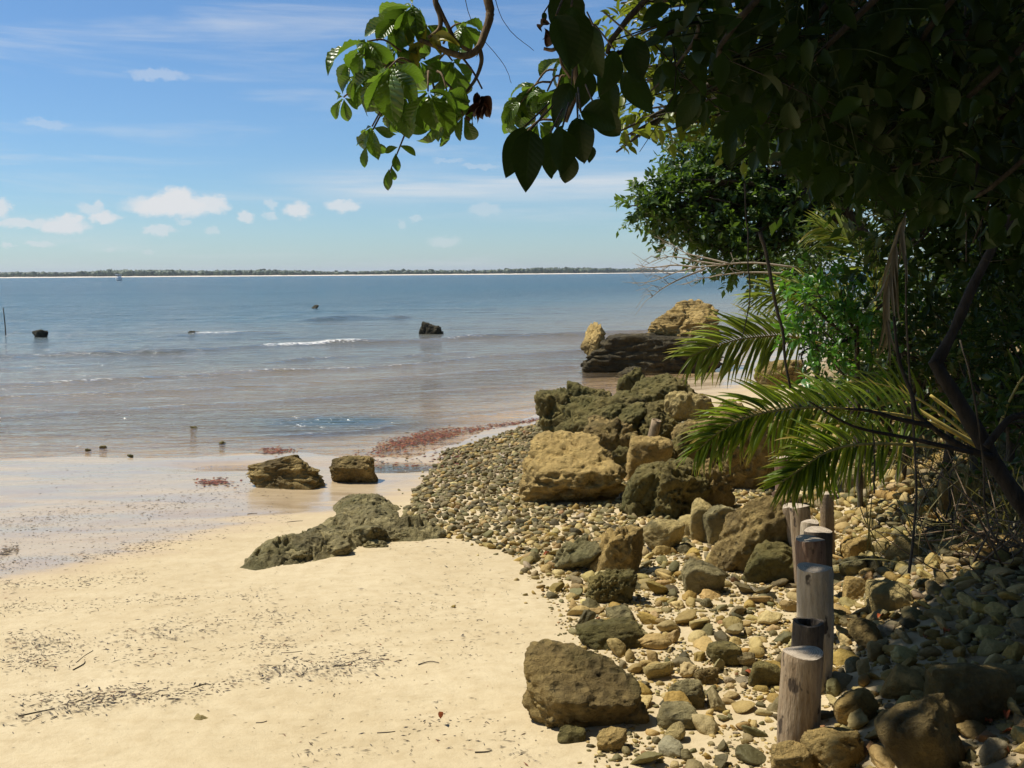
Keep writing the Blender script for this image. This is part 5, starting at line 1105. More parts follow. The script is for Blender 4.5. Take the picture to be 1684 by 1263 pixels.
def build_overhang():
    rng = np.random.default_rng(77); org = np.array([2.4, -1.6, H(2.4, -1.6)])
    e = empty('overhanging_tree', org, 'broad-leaved tree whose branches hang into the picture from above', 'tree')
    trunk = spline([org - (0, 0, .3), org + (-.1, .1, 1.5), org + (-.4, .3, 3.2), org + (-.7, .8, 4.6)], 24); V, F = tube(trunk, np.linspace(.19, .10, 24), 12, .25, 3); obj('trunk', mesh(V - org, F, MAT['bark']), e)
    top = trunk[-1]
    # ---- left sunlit branch: limb comes from above the frame at (800,0), bends at (790,80) and hooks left
    d = 3.3; lt, lp = [], []
    P0 = pt(800, -30, d); A = [top, (top + P0) / 2 + (0, .2, .35), P0 + (0.02, 0, .3), P0, pt(806, 20, d), pt(798, 52, d), pt(786, 80, d), pt(765, 92, d), pt(738, 86, d), pt(715, 75, d), pt(690, 66, d)]
    S = spline(A, 60); lt.append(tube(S, np.interp(np.linspace(0, 1, 60), [0, .3, .5, 1], [.05, .014, .012, .007]), 10, .25, 5))
    lt.append(tube(spline([pt(788, 78, d), pt(792, 100, d), pt(783, 128, d), pt(768, 150, d), pt(752, 172, d)], 24), np.linspace(.008, .004, 24), 8, .2, 6))
    lt.append(tube(spline([pt(722, -40, d), pt(716, 0, d), pt(724, 28, d), pt(722, 48, d), pt(704, 62, d)], 20), np.linspace(.010, .006, 20), 8, .25, 7))
    lt.append(tube(spline([pt(716, 0, d), pt(735, 40, d), pt(752, 70, d), pt(775, 84, d), pt(790, 80, d)], 20), np.linspace(.007, .006, 20), 7, .2, 8))
    lt.append(tube(spline([pt(760, 94, d), pt(778, 118, d), pt(793, 146, d)], 10), np.linspace(.004, .003, 10), 5))
    b1 = obj('branch', None, e)
    hubs = [(678, 8, 3.7, (-.9, -.3, -.1), .165, 6), (604, 68, 3.62, (-.7, -.2, -.5), .165, 6), (652, 30, 3.7, (-.9, -.1, .1), .14, 5), (585, 125, 3.66, (-.6, -.1, -.7), .095, 5), (565, 160, 3.7, (-.4, -.2, -.9), .085, 4), (625, 120, 3.6, (-.5, -.3, -.7), .15, 6), (640, 112, 3.5, (-.3, -.5, -.6), .17, 6), (612, 208, 3.68, (-.3, -.2, -.9), .10, 4), (604, 232, 3.7, (-.3, -.1, -.9), .085, 3), (668, 160, 3.62, (-.2, -.3, -.9), .14, 6), (704, 150, 3.55, (0, -.4, -.9), .155, 5), (735, 150, 3.6, (.3, -.3, -.9), .16, 5), (744, 100, 3.75, (.4, .1, -.8), .15, 5), (758, 38, 3.72, (.8, 0, -.2), .13, 5), (690, 100, 3.8, (0, .2, -.9), .13, 5), (640, 180, 3.7, (-.1, .1, -.9), .11, 5), (762, 190, 3.65, (.2, -.1, -.9), .10, 4), (720, 198, 3.72, (.1, .2, -.9), .12, 4), (700, 40, 3.78, (-.2, .3, -.6), .12, 5), (575, 100, 3.7, (-.7, 0, -.5), .09, 4), (655, 75, 3.72, (-.5, .1, -.8), .14, 5)]
    for x, y, dd, ax, L, n in hubs:
        dd -= .4; L *= 0.98; hub = pt(x, y, dd); src = pt(np.clip(x + (705 - x) * .55, 560, 770), y + (95 - y) * .6, dd + .05)
        palmate(b1, org, hub, ax, (rng.normal(0, .2), -.75, .75), L, rng, n, LB, 1.0, lt, src)
    # hanging tip with three curled leaves
    lt.append(tube(spline([pt(680, 180, d), pt(668, 215, d), pt(657, 243, d), pt(640, 285, d)], 12), np.linspace(.004, .002, 12), 5))
    for x, y, ax, L in ((658, 240, (.9, -.2, -.35), .062), (654, 242, (-.9, -.1, -.2), .05), (650, 252, (.1, -.3, -.9), .062), (640, 278, (-.1, -.3, -1), .07), (644, 275, (.2, 0, -1), .05)): put_leaf(b1, org, pt(x, y, d), ax, (0, -1, .3), L, LB[1:3], rng)
    for k in range(7): put_leaf(b1, org, pt(rng.uniform(655, 720), rng.uniform(30, 85), d), rng.normal(0, .6, 3) + (0, -.2, -.8), (0, -1, .4), rng.uniform(.07, .11), LY, rng)
    for k in range(9): put_leaf(b1, org, pt(rng.uniform(782, 808), rng.uniform(148, 180), d), rng.normal(0, .45, 3) + (0, 0, -1), (0, -1, .2), rng.uniform(.05, .085), LD, rng, 'dead_leaf')
    V, F = join(lt); b1.data = None
    bw = obj('wood', mesh(V - org, F, MAT['twig']), b1)
    # ---- centre cluster: sunlit fans at the left, big leaves coloured dark for shade near the camera
    b2 = obj('branch', None, e); lt = []; d = 3.0
    P0 = pt(945, -20, d); S = spline([top, (top + P0) / 2 + (0, .1, .2), P0 + (0, 0, .25), P0, pt(948, 60, d), pt(945, 110, d), pt(948, 150, d), pt(930, 200, d)], 50); lt.append(tube(S, np.interp(np.linspace(0, 1, 50), [0, .5, 1], [.05, .011, .007]), 8, .25, 9))
    lt.append(tube(spline([pt(900, -20, d), pt(914, 25, d), pt(924, 60, d), pt(922, 100, d), pt(938, 128, d)], 16), np.linspace(.006, .004, 16), 6, .2, 10))
    lt.append(tube(spline([pt(922, 70, d), pt(910, 82, d), pt(894, 80, d)], 8), np.linspace(.008, .006, 8), 6, .3, 11))
    hubs = [(880, 140, 3.2, (-.8, -.3, -.5), .115, 6), (860, 160, 3.2, (-.6, -.2, -.8), .10, 6), (900, 150, 3.15, (.1, -.5, -.8), .10, 6), (845, 178, 3.2, (-.6, -.1, -.8), .085, 5), (885, 200, 3.15, (-.2, -.3, -.9), .10, 5), (862, 222, 3.1, (-.5, -.2, -.9), .09, 4), (925, 95, 3.2, (.1, -.3, -.9), .13, 5), (915, 150, 3.1, (.5, -.2, -.8), .10, 5)]
    for x, y, dd, ax, L, n in hubs: palmate(b2, org, pt(x, y, dd), ax, (rng.normal(0, .2), -.75, .75), L, rng, n, LB, 1.0, lt, pt(x + (940 - x) * .6, y - 25, dd))
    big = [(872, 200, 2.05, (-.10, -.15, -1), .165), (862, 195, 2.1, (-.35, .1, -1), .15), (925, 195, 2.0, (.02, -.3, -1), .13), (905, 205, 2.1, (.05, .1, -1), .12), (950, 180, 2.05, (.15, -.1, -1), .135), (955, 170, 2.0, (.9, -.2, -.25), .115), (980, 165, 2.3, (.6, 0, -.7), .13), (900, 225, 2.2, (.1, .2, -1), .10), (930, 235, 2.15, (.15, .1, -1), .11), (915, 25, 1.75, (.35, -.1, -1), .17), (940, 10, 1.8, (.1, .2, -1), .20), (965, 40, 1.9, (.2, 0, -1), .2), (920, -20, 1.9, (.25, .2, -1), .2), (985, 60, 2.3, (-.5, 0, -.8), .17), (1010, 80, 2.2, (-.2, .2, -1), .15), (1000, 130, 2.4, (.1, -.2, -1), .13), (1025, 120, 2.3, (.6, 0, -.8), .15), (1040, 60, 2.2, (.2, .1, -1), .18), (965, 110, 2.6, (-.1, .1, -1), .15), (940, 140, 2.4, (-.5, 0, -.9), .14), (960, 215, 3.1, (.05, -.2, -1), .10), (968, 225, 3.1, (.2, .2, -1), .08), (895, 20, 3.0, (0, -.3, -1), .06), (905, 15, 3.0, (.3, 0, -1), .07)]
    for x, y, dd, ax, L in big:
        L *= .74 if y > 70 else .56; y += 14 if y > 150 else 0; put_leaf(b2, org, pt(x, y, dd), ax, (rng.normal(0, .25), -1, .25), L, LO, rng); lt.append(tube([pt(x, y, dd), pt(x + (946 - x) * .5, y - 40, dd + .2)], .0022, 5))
    for k in range(6): put_leaf(b2, org, pt(rng.uniform(894, 920), rng.uniform(30, 60), d), rng.normal(0, .5, 3) + (0, 0, -1), (0, -1, .3), rng.uniform(.04, .06), LD, rng, 'dead_leaf')
    V, F = join(lt); obj('wood', mesh(V - org, F, MAT['twig']), b2)
    shade_mass(top)
    # ---- unseen canopy above and behind the camera, leaves picked by where their shadow lands
    def shade(P):
        tt = (P[:, 2] - 0.25) / SUNV[2]; G = P - tt[:, None] * SUNV; v = G - CAM; t = v @ FWD; x = 842 + FPX * (v @ RIGHT) / np.maximum(t, .2); y = 631.5 - FPX * (v @ UP) / np.maximum(t, .2)
        q = fbm(G * 1.1, 3, 91); off = (t < .5) | (y > 1263)
        ok = np.where(off, (G[:, 0] > 0.95) | (G[:, 1] < 2.7), ((y > 990 + 60 * q) & (x > 1375 + 60 * q)) | ((x > 1575 + 40 * q) & ((y < 745) | (y > 805) | (x > 1640))))
        gap = fbm(G * 2.6, 2, 95) < 0.45
        px, py, dd = proj(P); hid = (dd < .3) | (py < -60) | (px < -60) | (px > 1760)
        for (cx, cy, cd, cr) in LIT:      # gaps cut into the canopy so the sun reaches the hanging leaves
            w = pt(cx, cy, cd) - P; al = w @ -SUNV; dist = np.linalg.norm(w + al[:, None] * SUNV, axis=1); ok &= ~((dist < cr) & (al > 0))
        return ok & gap & hid
    LIT = [(670, 110, 3.3, .50), (600, 140, 3.3, .35), (720, 160, 3.3, .35), (870, 170, 3.15, .30), (1050, 170, 7.3, .8), (1320, 1120, 4.25, .12), (1340, 960, 5.0, .15), (1100, 60, 7.6, .8)]
    cl = []
    r2 = np.random.default_rng(5)
    for k in range(150): cl.append(((r2.uniform(-3.2, 5.5), r2.uniform(-5.0, 12.0), r2.uniform(4.6, 6.8)), r2.uniform(.7, 1.15)))
    for k in range(40): cl.append(((r2.uniform(-5, 5.5), r2.uniform(-6.0, -2.2), r2.uniform(1.2, 4.6)), r2.uniform(.8, 1.2)))  # unseen low clumps added behind the camera to cut ambient light
    V, F, rn = crown_leaves(cl, 140, 7, .24, r2, SMALL, .5, keep=shade, shell=.1)
    obj('crown', mesh(V - org, F, MAT['leafcrown'], True, {'rnd': rn}), e)
    lt = []
    for k in range(26):
        c = np.array(cl[k * 6][0]); lt.append(tube(spline([top, (top + c) / 2 + (0, 0, .4), c], 12), np.linspace(.07, .012, 12), 6, .2, k))
    lt = [t_ for t_ in lt if not ((lambda q: ((q[2] > .3) & (q[0] > -30) & (q[0] < 1714) & (q[1] > -30)).any())(proj(t_[0])))]
    V, F = join(lt); obj('limbs', mesh(V - org, F, MAT['bark']), e, kind='stuff')
build_overhang()

# ------------------------------------------------------------------ trees behind
def clp(l): return [(pt(x, y, d), r / FPX * d) for x, y, r, d in l]
def gb(x, y): return np.array([x, y, H(x, y) - .15])
add_tree('shore_tree', 'sunlit small-leaved tree leaning out over the sea behind the layered rock', gb(6.6, 17.5),
         clp([(1062, 322, 34, 16.5), (1046, 345, 20, 16.5), (1085, 352, 36, 16.6), (1120, 375, 36, 16.6), (1105, 300, 22, 16.8), (1140, 330, 50, 17), (1135, 258, 46, 17.2), (1180, 225, 55, 17.4), (1195, 300, 66, 17.2), (1180, 385, 52, 16.8), (1240, 350, 75, 17.2), (1230, 425, 42, 16.8), (1280, 270, 90, 17.6), (1300, 400, 70, 17.2), (1250, 170, 80, 17.8), (1340, 330, 90, 17.5), (1190, 415, 28, 16.6), (1400, 250, 110, 18)]), 420, 10, .135, 'leaffar', 201,
         [gb(6.6, 17.5), (6.2, 17.4, 2.0), (5.4, 17.3, 3.2), (4.4, 17.2, 3.9)], .16, shell=.35, tw_len=.34)
add_tree('palmate_tree', 'broad-leaved tree with drooping leaf fans left of the dark canopy', gb(4.6, 8.0),
         clp([(1030, 215, 26, 7.2), (1060, 190, 34, 7.3), (1015, 245, 18, 7.2), (1090, 170, 40, 7.4), (1050, 130, 40, 7.5), (1110, 110, 60, 7.6), (1040, 40, 60, 7.6), (1120, 20, 70, 7.7), (1180, 90, 70, 7.6), (1200, 180, 60, 7.4), (1220, 20, 80, 7.6)]), 330, 7, .105, 'leafyg', 203,
         [gb(4.6, 8.0), (4.3, 7.9, 2.2), (3.6, 7.8, 3.6), (2.4, 7.7, 4.4)], .12, MEDIUM, shell=.3, tw_len=.2, droop=.7)
add_tree('dark_tree', 'dense shaded tree filling the upper right behind the hanging leaves', gb(5.2, 9.5),
         clp([(1300, 120, 120, 9), (1420, 60, 130, 9), (1400, 220, 130, 9), (1540, 170, 140, 9.2), (1520, 310, 120, 9), (1640, 280, 140, 9.2), (1680, 120, 140, 9.4), (1380, -60, 150, 9.2), (1560, -40, 150, 9.4), (1620, 400, 110, 9), (1720, 400, 120, 9.2), (1480, 420, 80, 8.8)]), 230, 8, .13, 'leafcrown', 207,
         [gb(5.2, 9.5), (5.0, 9.5, 2.0), (4.7, 9.4, 3.6), (4.4, 9.3, 5.4)], .15, shell=.25, tw_len=.4)
add_tree('yellow_green_tree', 'bright yellow-green foliage showing at the top right corner', gb(7.2, 12.5),
         clp([(1590, 40, 70, 12), (1640, 80, 70, 12), (1560, 110, 40, 12), (1680, 30, 80, 12.2), (1600, -40, 90, 12.2), (1700, 160, 80, 12.3)]), 150, 7, .16, 'leafyg', 211,
         [gb(7.2, 12.5), (7.0, 12.5, 3.0), (6.4, 12.3, 5.4)], .13, MEDIUM, shell=.2)
for k, (x, y, dd, rr) in enumerate([(1330, 480, 15.5, 75), (1420, 560, 13.5, 80), (1540, 520, 12.5, 100), (1640, 560, 11.5, 100), (1720, 520, 11.5, 130), (1500, 640, 11.0, 60), (1600, 650, 10.2, 60), (1440, 640, 10.5, 50), (1370, 650, 11.5, 42), (1540, 600, 8.6, 70), (1640, 620, 7.9, 75), (1470, 560, 9.2, 60), (1690, 700, 7.2, 70)]):
    c = pt(x, y, dd); b = np.array([c[0] + .2, c[1] + .3, H(c[0] + .2, c[1] + .3) - .1]); lab = ['dark rounded shrub behind the upper palm frond', 'shaded shrub below the dry hanging frond', 'deep shaded shrub left of the leaning trunk', 'dim thicket shrub right of the leaning trunk', 'thicket shrub at the right edge of the picture', 'low shrub behind the roots of the young palm', 'low leafy scrub behind the trunk fork', 'dim scrub between the fronds of the two palms', 'low scrub left of the dim scrub between the palms', 'dense dark bush right behind the trunk fork', 'dense dark bush in the angle of trunk and branch', 'dark bush right of the bright sunlit bush', 'dark low bush at the right edge above the bank'][k]
    q = rr / FPX * dd
    add_tree('thicket_shrub', lab, b, [(c + np.array(o) * q, q * s) for o, s in (((0, 0, 0), 1), ((.7, .2, .4), .8), ((-.6, .1, .3), .7), ((.2, .1, .9), .7), ((.3, 0, -.7), .8))], 190, 8, .10, 'leafcrown', 300 + k, [b, (b + c) / 2 + (.1, 0, 0), c], .045, shell=.2, cat='shrub', group='shrubs of the thicket', tw_len=.35)
# far wood on the bank that closes the background
rng = np.random.default_rng(9)
for k, (x, y, h) in enumerate([(9.5, 19, 6), (11.5, 24, 7), (14, 30, 8), (8.8, 14.5, 6.5), (11, 17.5, 8), (7.6, 11.2, 6.5), (9.5, 9, 7.5), (6.8, 7.0, 6.5)]):
    b = gb(x, y); lab = ['background tree behind the shore tree trunk', 'taller background tree farther along the bank', 'farthest background tree on the point', 'background tree behind the dark thicket', 'tall background tree deep in the thicket', 'background tree right behind the dark crown', 'background tree beyond the right edge', 'near background tree at the right edge'][k]
    add_tree('background_tree', lab, b, [((x + rng.uniform(-1.8, 1.8), y + rng.uniform(-1.5, 1.5), b[2] + rng.uniform(.8, h)), rng.uniform(1.0, 1.7)) for _ in range(11)], 30, 8, .22, 'leafcrown', 400 + k, [b, b + (0, 0, h * .5), b + (.2, 0, h * .9)], .14, shell=.1, group='trees behind the thicket', tw_len=.7)
# bright bush beside the palms
add_tree('bright_bush', 'bright green broad-leaved bush sunlit beside the palm fronds', gb(3.05, 8.9),
         clp([(1330, 480, 48, 8.6), (1385, 470, 50, 8.7), (1350, 530, 45, 8.5), (1400, 545, 50, 8.5), (1320, 560, 28, 8.4), (1420, 600, 45, 8.4), (1360, 600, 36, 8.4), (1310, 505, 24, 8.5), (1440, 500, 50, 8.7), (1330, 625, 22, 8.3)]), 420, 6, .085, 'leafbush', 221,
         [gb(3.05, 8.9), (2.95, 8.8, 1.2), (2.9, 8.7, 1.8)], .03, MEDIUM, cat='bush', shell=.35, tw_len=.16)
# bare twigs in front of the sea
def bare_branch():
    rng = np.random.default_rng(31); d = 14.0; o = pt(1290, 440, d); parts = []
    for pts in ([(1310, 440), (1240, 432), (1180, 436), (1120, 445), (1075, 462), (1040, 466)], [(1200, 434), (1160, 424), (1125, 415), (1100, 398)], [(1150, 440), (1110, 436), (1070, 440), (1045, 434)], [(1160, 442), (1120, 458), (1090, 474), (1070, 490)], [(1190, 436), (1150, 430), (1100, 422), (1060, 436)], [(1300, 450), (1230, 448), (1170, 455), (1120, 468)]):
        P = spline([pt(x, y, d + .1 * i) for i, (x, y) in enumerate(pts)], 16); parts.append(tube(P, np.linspace(.014, .004, 16), 5))
        for k in range(9): a = P[int(rng.integers(4, 15))]; parts.append(tube(spline([a, a + (-.10, 0, rng.normal(0, .05)), a + (-.24, 0, rng.normal(0, .16))], 5), np.linspace(.0045, .002, 5), 4))
    V, F = join(parts); obj('bare_branch', mesh(V - o, F, MAT['deadtwig']), None, 'bare pale twiggy branch reaching out over the sea', 'branch', None, None, o)
bare_branch()

# ------------------------------------------------------------------ palms
def leaflets(mat): return [mesh(*blade(1, .075, 7, 2, 'strap', .5, dr, 0, tw, 0, 60 + i), MAT[mat]) for i, (dr, tw) in enumerate([(.5, 0), (.8, .6), (1.1, -.5), (.3, .3)])]
PL, PLL, PLD = leaflets('palm'), leaflets('palmlite'), leaflets('drypalm')
def frond(e, org, pts, n, Lmax, meshes, seed, rise=(.75, .35, .2), fall=(-.75, -.3, .2), r0=.014, mat='rachis', a0=62, a1=22, droop_dn=.25, start=.12):
    """pts: (px, py, depth) along the rachis from stem to tip; leaflets stand up on one side and hang on the other"""
    rng = np.random.default_rng(seed); P = spline([pt(*p) for p in pts], 60); f = obj('frond', mesh(*[a if i else a - org for i, a in enumerate(tube(P, np.linspace(r0, .0025, 60), 7))], MAT[mat]), e)
    T = nrm(np.gradient(P, axis=0))
    for side in (0, 1):
        sv = np.array([rise[1] * 0, rise[1], rise[0]]) if side == 0 else np.array([0, fall[1], fall[0]])
        for k in range(n):
            s = start + (1 - start) * (k + rng.uniform(-.2, .2) + .5) / n; i = min(int(s * 59), 59); t = T[i]; sd = nrm(sv - t * (sv @ t)); u = (s - start) / (1 - start)
            al = R(a0 + (a1 - a0) * u + rng.normal(0, 3.5)); d = nrm(t * math.cos(al) + sd * math.sin(al) + rng.normal(0, .045, 3))
            L = Lmax * (0.55 + 0.9 * u - 1.05 * u * u + .10 * (1 - u)) * rng.uniform(.88, 1.08); nn = np.array([0, -.5, 1.0]) if side == 0 else np.array([-.4, -.7, .5])
            nn = nn + rng.normal(0, .22, 3); Bv, Nn = ortho(d, nn)
            obj('leaflet', meshes[int(rng.integers(len(meshes)))], f, mat4=frame_mat(P[i] - org, d, Bv, Nn, L, L * rng.uniform(.8, 1.1), L))
    return f
def build_palms():
    b = gnd(1610, 770); b[2] -= .05
    e = empty('young_palm', b, 'young coconut palm with two big fronds arching over the posts', 'palm')
    V, F = join([tube(spline([b, b + (-.05, 0, .25), b + (-.12, -.02, .45)], 10), np.linspace(.07, .04, 10), 9, .2, 4)]); obj('stem', mesh(V - b, F, MAT['bark']), e)
    frond(e, b, [(1625, 742, 7.2), (1570, 712, 7.0), (1502, 687, 6.8), (1414, 674, 6.55), (1352, 670, 6.4), (1302, 672, 6.25), (1252, 680, 6.1), (1210, 695, 6.0), (1177, 715, 5.95), (1146, 742, 5.9)], 72, .46, PL, 1, start=.20)
    frond(e, b, [(1640, 748, 7.0), (1560, 736, 6.7), (1464, 730, 6.4), (1402, 732, 6.2), (1364, 742, 6.1), (1340, 755, 6.0), (1312, 775, 5.95), (1284, 795, 5.9)], 58, .41, PL, 2, start=.26)
    frond(e, b, [(1620, 740, 7.3), (1560, 690, 7.4), (1500, 650, 7.5), (1440, 630, 7.6), (1390, 628, 7.7)], 16, .40, PL, 3, start=.2)
    frond(e, b, [(1630, 745, 7.2), (1660, 660, 7.2), (1700, 600, 7.1), (1760, 570, 7.0)], 8, .42, PL, 4, start=.25)
    for k, pts in enumerate([[(1640, 750, 7.1), (1580, 690, 7.0), (1530, 650, 7.0)], [(1645, 755, 6.9), (1560, 705, 6.8), (1490, 660, 6.9)]]):
        V, F = tube(spline([pt(*p) for p in pts], 14), np.linspace(.022, .010, 14), 7); obj('leaf_stalk', mesh(V - b, F, MAT['rachis']), e)
    b = gb(3.7, 10.6); e = empty('second_palm', b, 'farther coconut palm with light green fronds reaching to the layered rock', 'palm')
    V, F = tube(spline([b, b + (-.1, 0, .4), b + (-.2, 0, .8)], 10), np.linspace(.09, .05, 10), 9, .2, 5); obj('stem', mesh(V - b, F, MAT['bark']), e)
    frond(e, b, [(1420, 600, 10.4), (1350, 566, 10.2), (1295, 553, 10.0), (1254, 554, 9.9), (1213, 559, 9.8), (1171, 572, 9.7), (1134, 588, 9.6)], 44, .66, PLL, 11, start=.25)
    frond(e, b, [(1430, 590, 10.6), (1400, 520, 10.6), (1350, 490, 10.6), (1290, 484, 10.6), (1235, 492, 10.6)], 30, .60, PLL, 12, start=.25, fall=(-.5, -.6, .2))
    frond(e, b, [(1440, 590, 10.5), (1465, 500, 10.6), (1468, 420, 10.7), (1455, 350, 10.8), (1425, 290, 10.9)], 34, .72, PLL, 13, rise=(.1, .4, 0), fall=(-.1, -.4, 0), start=.25, a0=75, a1=40)
    frond(e, b, [(1435, 590, 10.5), (1440, 480, 10.5), (1400, 400, 10.5), (1345, 372, 10.5)], 26, .60, PLL, 14, start=.25)
    b = pt(1478, 330, 6.4); e = empty('dry_palm_frond', b, 'withered grey-brown palm frond hanging down in the thicket', 'palm frond')
    frond(e, b, [(1500, 330, 6.4), (1480, 380, 6.4), (1466, 440, 6.4), (1458, 500, 6.4), (1462, 560, 6.4)], 9, .50, PLD, 15, rise=(-.3, .3, 0), fall=(-.3, -.3, 0), a0=25, a1=10, start=.1, mat='bark', r0=.006)
build_palms()

# ------------------------------------------------------------------ leaning trunk, vines, scrub
def leaning_tree():
    d = 5.2; b = pt(1735, 915, d); e = empty('leaning_tree', b, 'grey leaning forked trunk rising across the right edge', 'tree')
    lt = tube(spline([b, pt(1684, 835, d), pt(1640, 770, d), pt(1600, 700, d), pt(1570, 650, d), pt(1545, 610, d), pt(1535, 592, d)], 40), np.linspace(.046, .032, 40), 14, .25, 1); obj('trunk', mesh(lt[0] - b, lt[1], MAT['barkshade']), e)
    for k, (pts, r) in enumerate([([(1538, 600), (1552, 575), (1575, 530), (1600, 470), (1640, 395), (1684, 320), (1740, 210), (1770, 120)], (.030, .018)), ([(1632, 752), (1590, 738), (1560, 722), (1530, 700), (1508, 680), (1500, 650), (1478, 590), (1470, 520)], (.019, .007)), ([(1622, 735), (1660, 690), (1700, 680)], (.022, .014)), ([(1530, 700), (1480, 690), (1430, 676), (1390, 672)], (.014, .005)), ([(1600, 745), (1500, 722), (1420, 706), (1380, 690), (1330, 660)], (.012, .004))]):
        V, F = tube(spline([pt(x, y, d - .05 * k) for x, y in pts], 26), np.linspace(*r, 26), 9, .25, 30 + k); obj('branch', mesh(V - b, F, MAT['barkshade']), e)
    rng = np.random.default_rng(3); cl = clp([(1740, 120, 150, 5.6), (1700, 20, 130, 5.6), (1600, -60, 140, 5.6)]); V, F, rn = crown_leaves(cl, 300, 7, .12, rng, MEDIUM); obj('crown', mesh(V - b, F, MAT['leafcrown'], True, {'rnd': rn}), e)
leaning_tree()
def vines():
    L = [('dark vine hanging in front of the bright bush down to the fronds', [(1250, 380, 4.6), (1262, 430, 4.6), (1270, 480, 4.6), (1285, 540, 4.6), (1290, 590, 4.6), (1300, 640, 4.6)], .009), ('thin vine hanging from the canopy left of the fan palm', [(1225, 300, 5), (1230, 420, 5), (1232, 500, 5), (1215, 570, 5)], .004),
         ('thin upright dark stem growing from the stones in the frond shadow', [(1495, 942, 5.6), (1502, 880, 5.6), (1506, 800, 5.6), (1502, 700, 5.6), (1492, 560, 5.5), (1488, 420, 5.4)], .008), ('short dark stem beside the thin upright one', [(1438, 812, 6.2), (1437, 760, 6.2), (1436, 700, 6.2)], .006),
         ('curved dark creeper stem near the right edge stones', [(1660, 905, 5.2), (1634, 880, 5.2), (1620, 840, 5.2), (1618, 760, 5.1), (1600, 640, 5.0), (1580, 560, 5.0)], .007), ('pale hanging vine through the middle of the dark foliage', [(1590, -20, 3.2), (1585, 80, 3.2), (1600, 200, 3.2), (1590, 330, 3.2), (1588, 430, 3.2)], .0035),
         ('fine vine thread hanging against the sky', [(812, -10, 4.4), (826, 30, 4.4), (852, 62, 4.4), (878, 82, 4.4)], .0018), ('long fine vine thread between the two leaf clusters', [(764, -10, 4.4), (775, 30, 4.4), (800, 70, 4.4), (828, 105, 4.4), (842, 138, 4.4)], .0018)]
    for lab, p, r in L:
        P = spline([pt(*q) for q in p], 24); o = P[0].copy(); rng = np.random.default_rng(len(lab)); P = P + 0.006 * np.stack([fbm(np.stack([np.arange(24) * .35, np.full(24, k), np.full(24, len(lab))], 1), 2, k) for k in range(3)], 1)
        V, F = tube(P - o, np.linspace(r, r * .6, 24), 6, .2, 2); obj('hanging_vine', mesh(V, F, MAT['bark']), None, lab, 'vine', None, None, o)
vines()
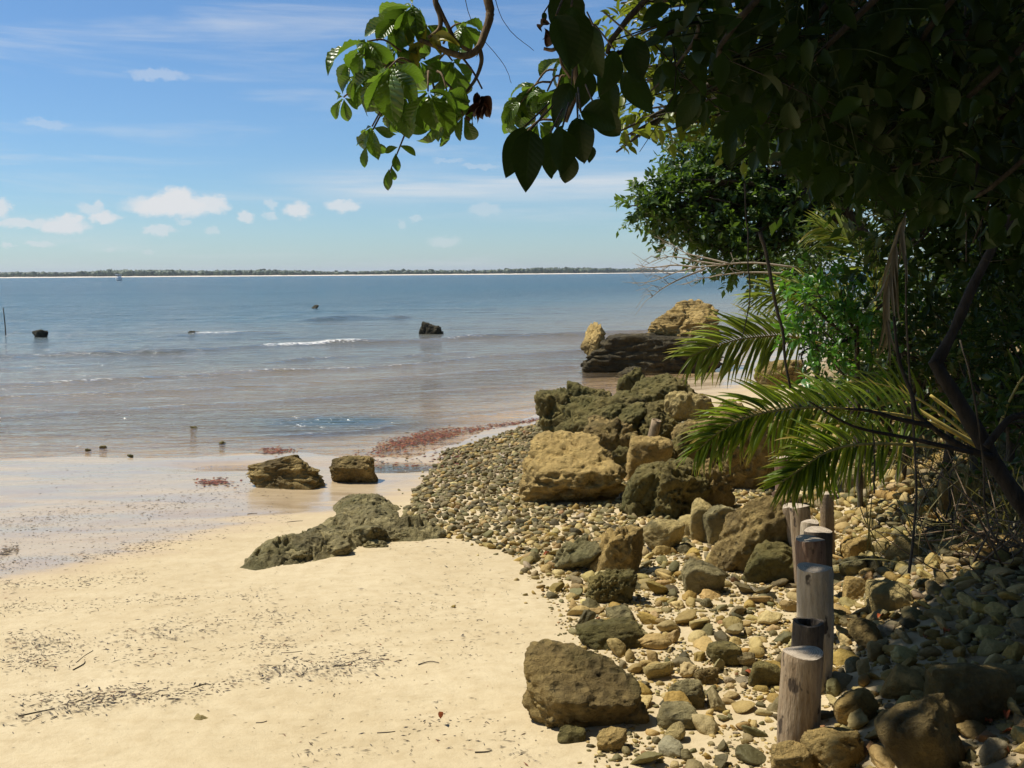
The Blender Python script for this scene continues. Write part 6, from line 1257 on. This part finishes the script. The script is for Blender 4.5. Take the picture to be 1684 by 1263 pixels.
def scrub():
    rng = np.random.default_rng(61)
    for k, (x, y, d, n, sp, lab) in enumerate([(1670, 750, 6.4, 24, 1.0, 'tangle of brown dead twigs right of the leaning trunk'), (1600, 742, 7.4, 14, .7, 'low tangle of dry roots and twigs under the young palm'), (1700, 640, 6.4, 22, .9, 'dry twiggy shrub at the right edge')]):
        b = pt(x, y, d); b[2] = H(b[0], b[1]); parts = []
        for _ in range(n):
            a = b + rng.normal(0, .28, 3) * (1, .8, 0); t = a + rng.normal(0, .38, 3) * (1.3, .8, .4) + (0, 0, rng.uniform(.05, .6)) ; m = (a + t) / 2 + rng.normal(0, .14, 3); parts.append(tube(spline([a, m, t], 9), np.linspace(.008, .002, 9), 5))
        V, F = join(parts); obj('dead_scrub', mesh(V - b, F, MAT['bark' if k == 1 else 'twig']), None, lab, 'scrub', None, 'stuff', b)
    for k, (x, y, d, lab) in enumerate([(1650, 585, 7.2, 'tuft of dry grass catching light at the right edge'), (1570, 610, 9.2, 'dry grass behind the trunk fork'), (1690, 640, 6.8, 'dry grass tuft low at the right edge')]):
        b = pt(x, y, d); b[2] = H(b[0], b[1]) - .02; n = 90; P = b + rng.normal(0, .32, (n, 3)) * (1.2, .8, 0); P[:, 2] = H(P[:, 0], P[:, 1]); D = rng.normal(0, .5, (n, 3)) + (-.2, 0, 1.0)
        V, F = leaf_batch(P, D, rng.normal(0, 1, (n, 3)), rng.uniform(.3, .75, n), blade(1, .018, 5, 1, 'strap', 0, 1.0)); obj('dry_grass', mesh(V - b, F, MAT['drygrass'], True, {'rnd': np.repeat(rng.random(n), 12)}), None, lab, 'grass', None, 'stuff', b)
scrub()
def fallen_leaves():
    rng = np.random.default_rng(8); me = mesh(*blade(1, .5, 6, 4, 'ovate', .5, .6, .1, .4, .1, 3), mat_plain('fallen_leaf_red', (.34, .09, .03), .6, .3))
    nth = ['at the edge of pebbles and sand near the grey lumpy boulder', 'beside the red-brown post', 'left of three on the dark bank', 'middle of three on the dark bank', 'right of three on the dark bank', 'above the grey slab at the right', 'right of the grey slab', 'low at the right edge', 'below the grey slab boulder', 'near the bottom right corner', 'left of the nearest post', 'alone on the open near sand', 'beside the dark pitted boulder', 'below the pale broken block', 'on top of the grey slab boulder']
    for k, (x, y) in enumerate([(903, 914), (1330, 905), (1520, 1058), (1535, 1050), (1560, 1048), (1640, 1130), (1655, 1180), (1668, 1215), (1630, 1200), (1645, 1240), (1225, 1112), (725, 1192), (1010, 938), (1450, 1020), (1600, 1190)]):
        g = gnd(x, y); g[2] += .03; d = rng.normal(0, 1, 3) * (1, 1, .2); Bv, Nn = ortho(nrm(d), np.array([0, 0, 1.0])); L = rng.uniform(.04, .075)
        obj('fallen_leaf', me, None, f'fallen orange-red leaf {nth[k]}', 'leaf', 'fallen red leaves', None, None, frame_mat(g, nrm(d), Bv, Nn, L, L, L))
fallen_leaves()

# ------------------------------------------------------------------ the air over the water
def build_haze():
    mt = bpy.data.materials.new('haze'); mt.use_nodes = True; nt = mt.node_tree; nt.nodes.clear(); out = node(nt, 'ShaderNodeOutputMaterial')
    v = node(nt, 'ShaderNodeVolumePrincipled', {'Color': (0.86, 0.92, 1.0, 1), 'Density': HAZE, 'Anisotropy': 0.2}); nt.links.new(v.outputs[0], out.inputs['Volume'])
    V, F = box((0, 7000, 30), (66000, 15200, 72)); V[:, 2] = np.where(V[:, 2] < 0, -6.0, 66.0); V[:, 1] = np.where(V[:, 1] < 0, -700, 14700)
    o = obj('haze', mesh(V, F, mt, False), kind='stuff', label='thin pale sea haze over the whole bay', cat='haze'); return o
HAZE = 0.00009
build_haze()
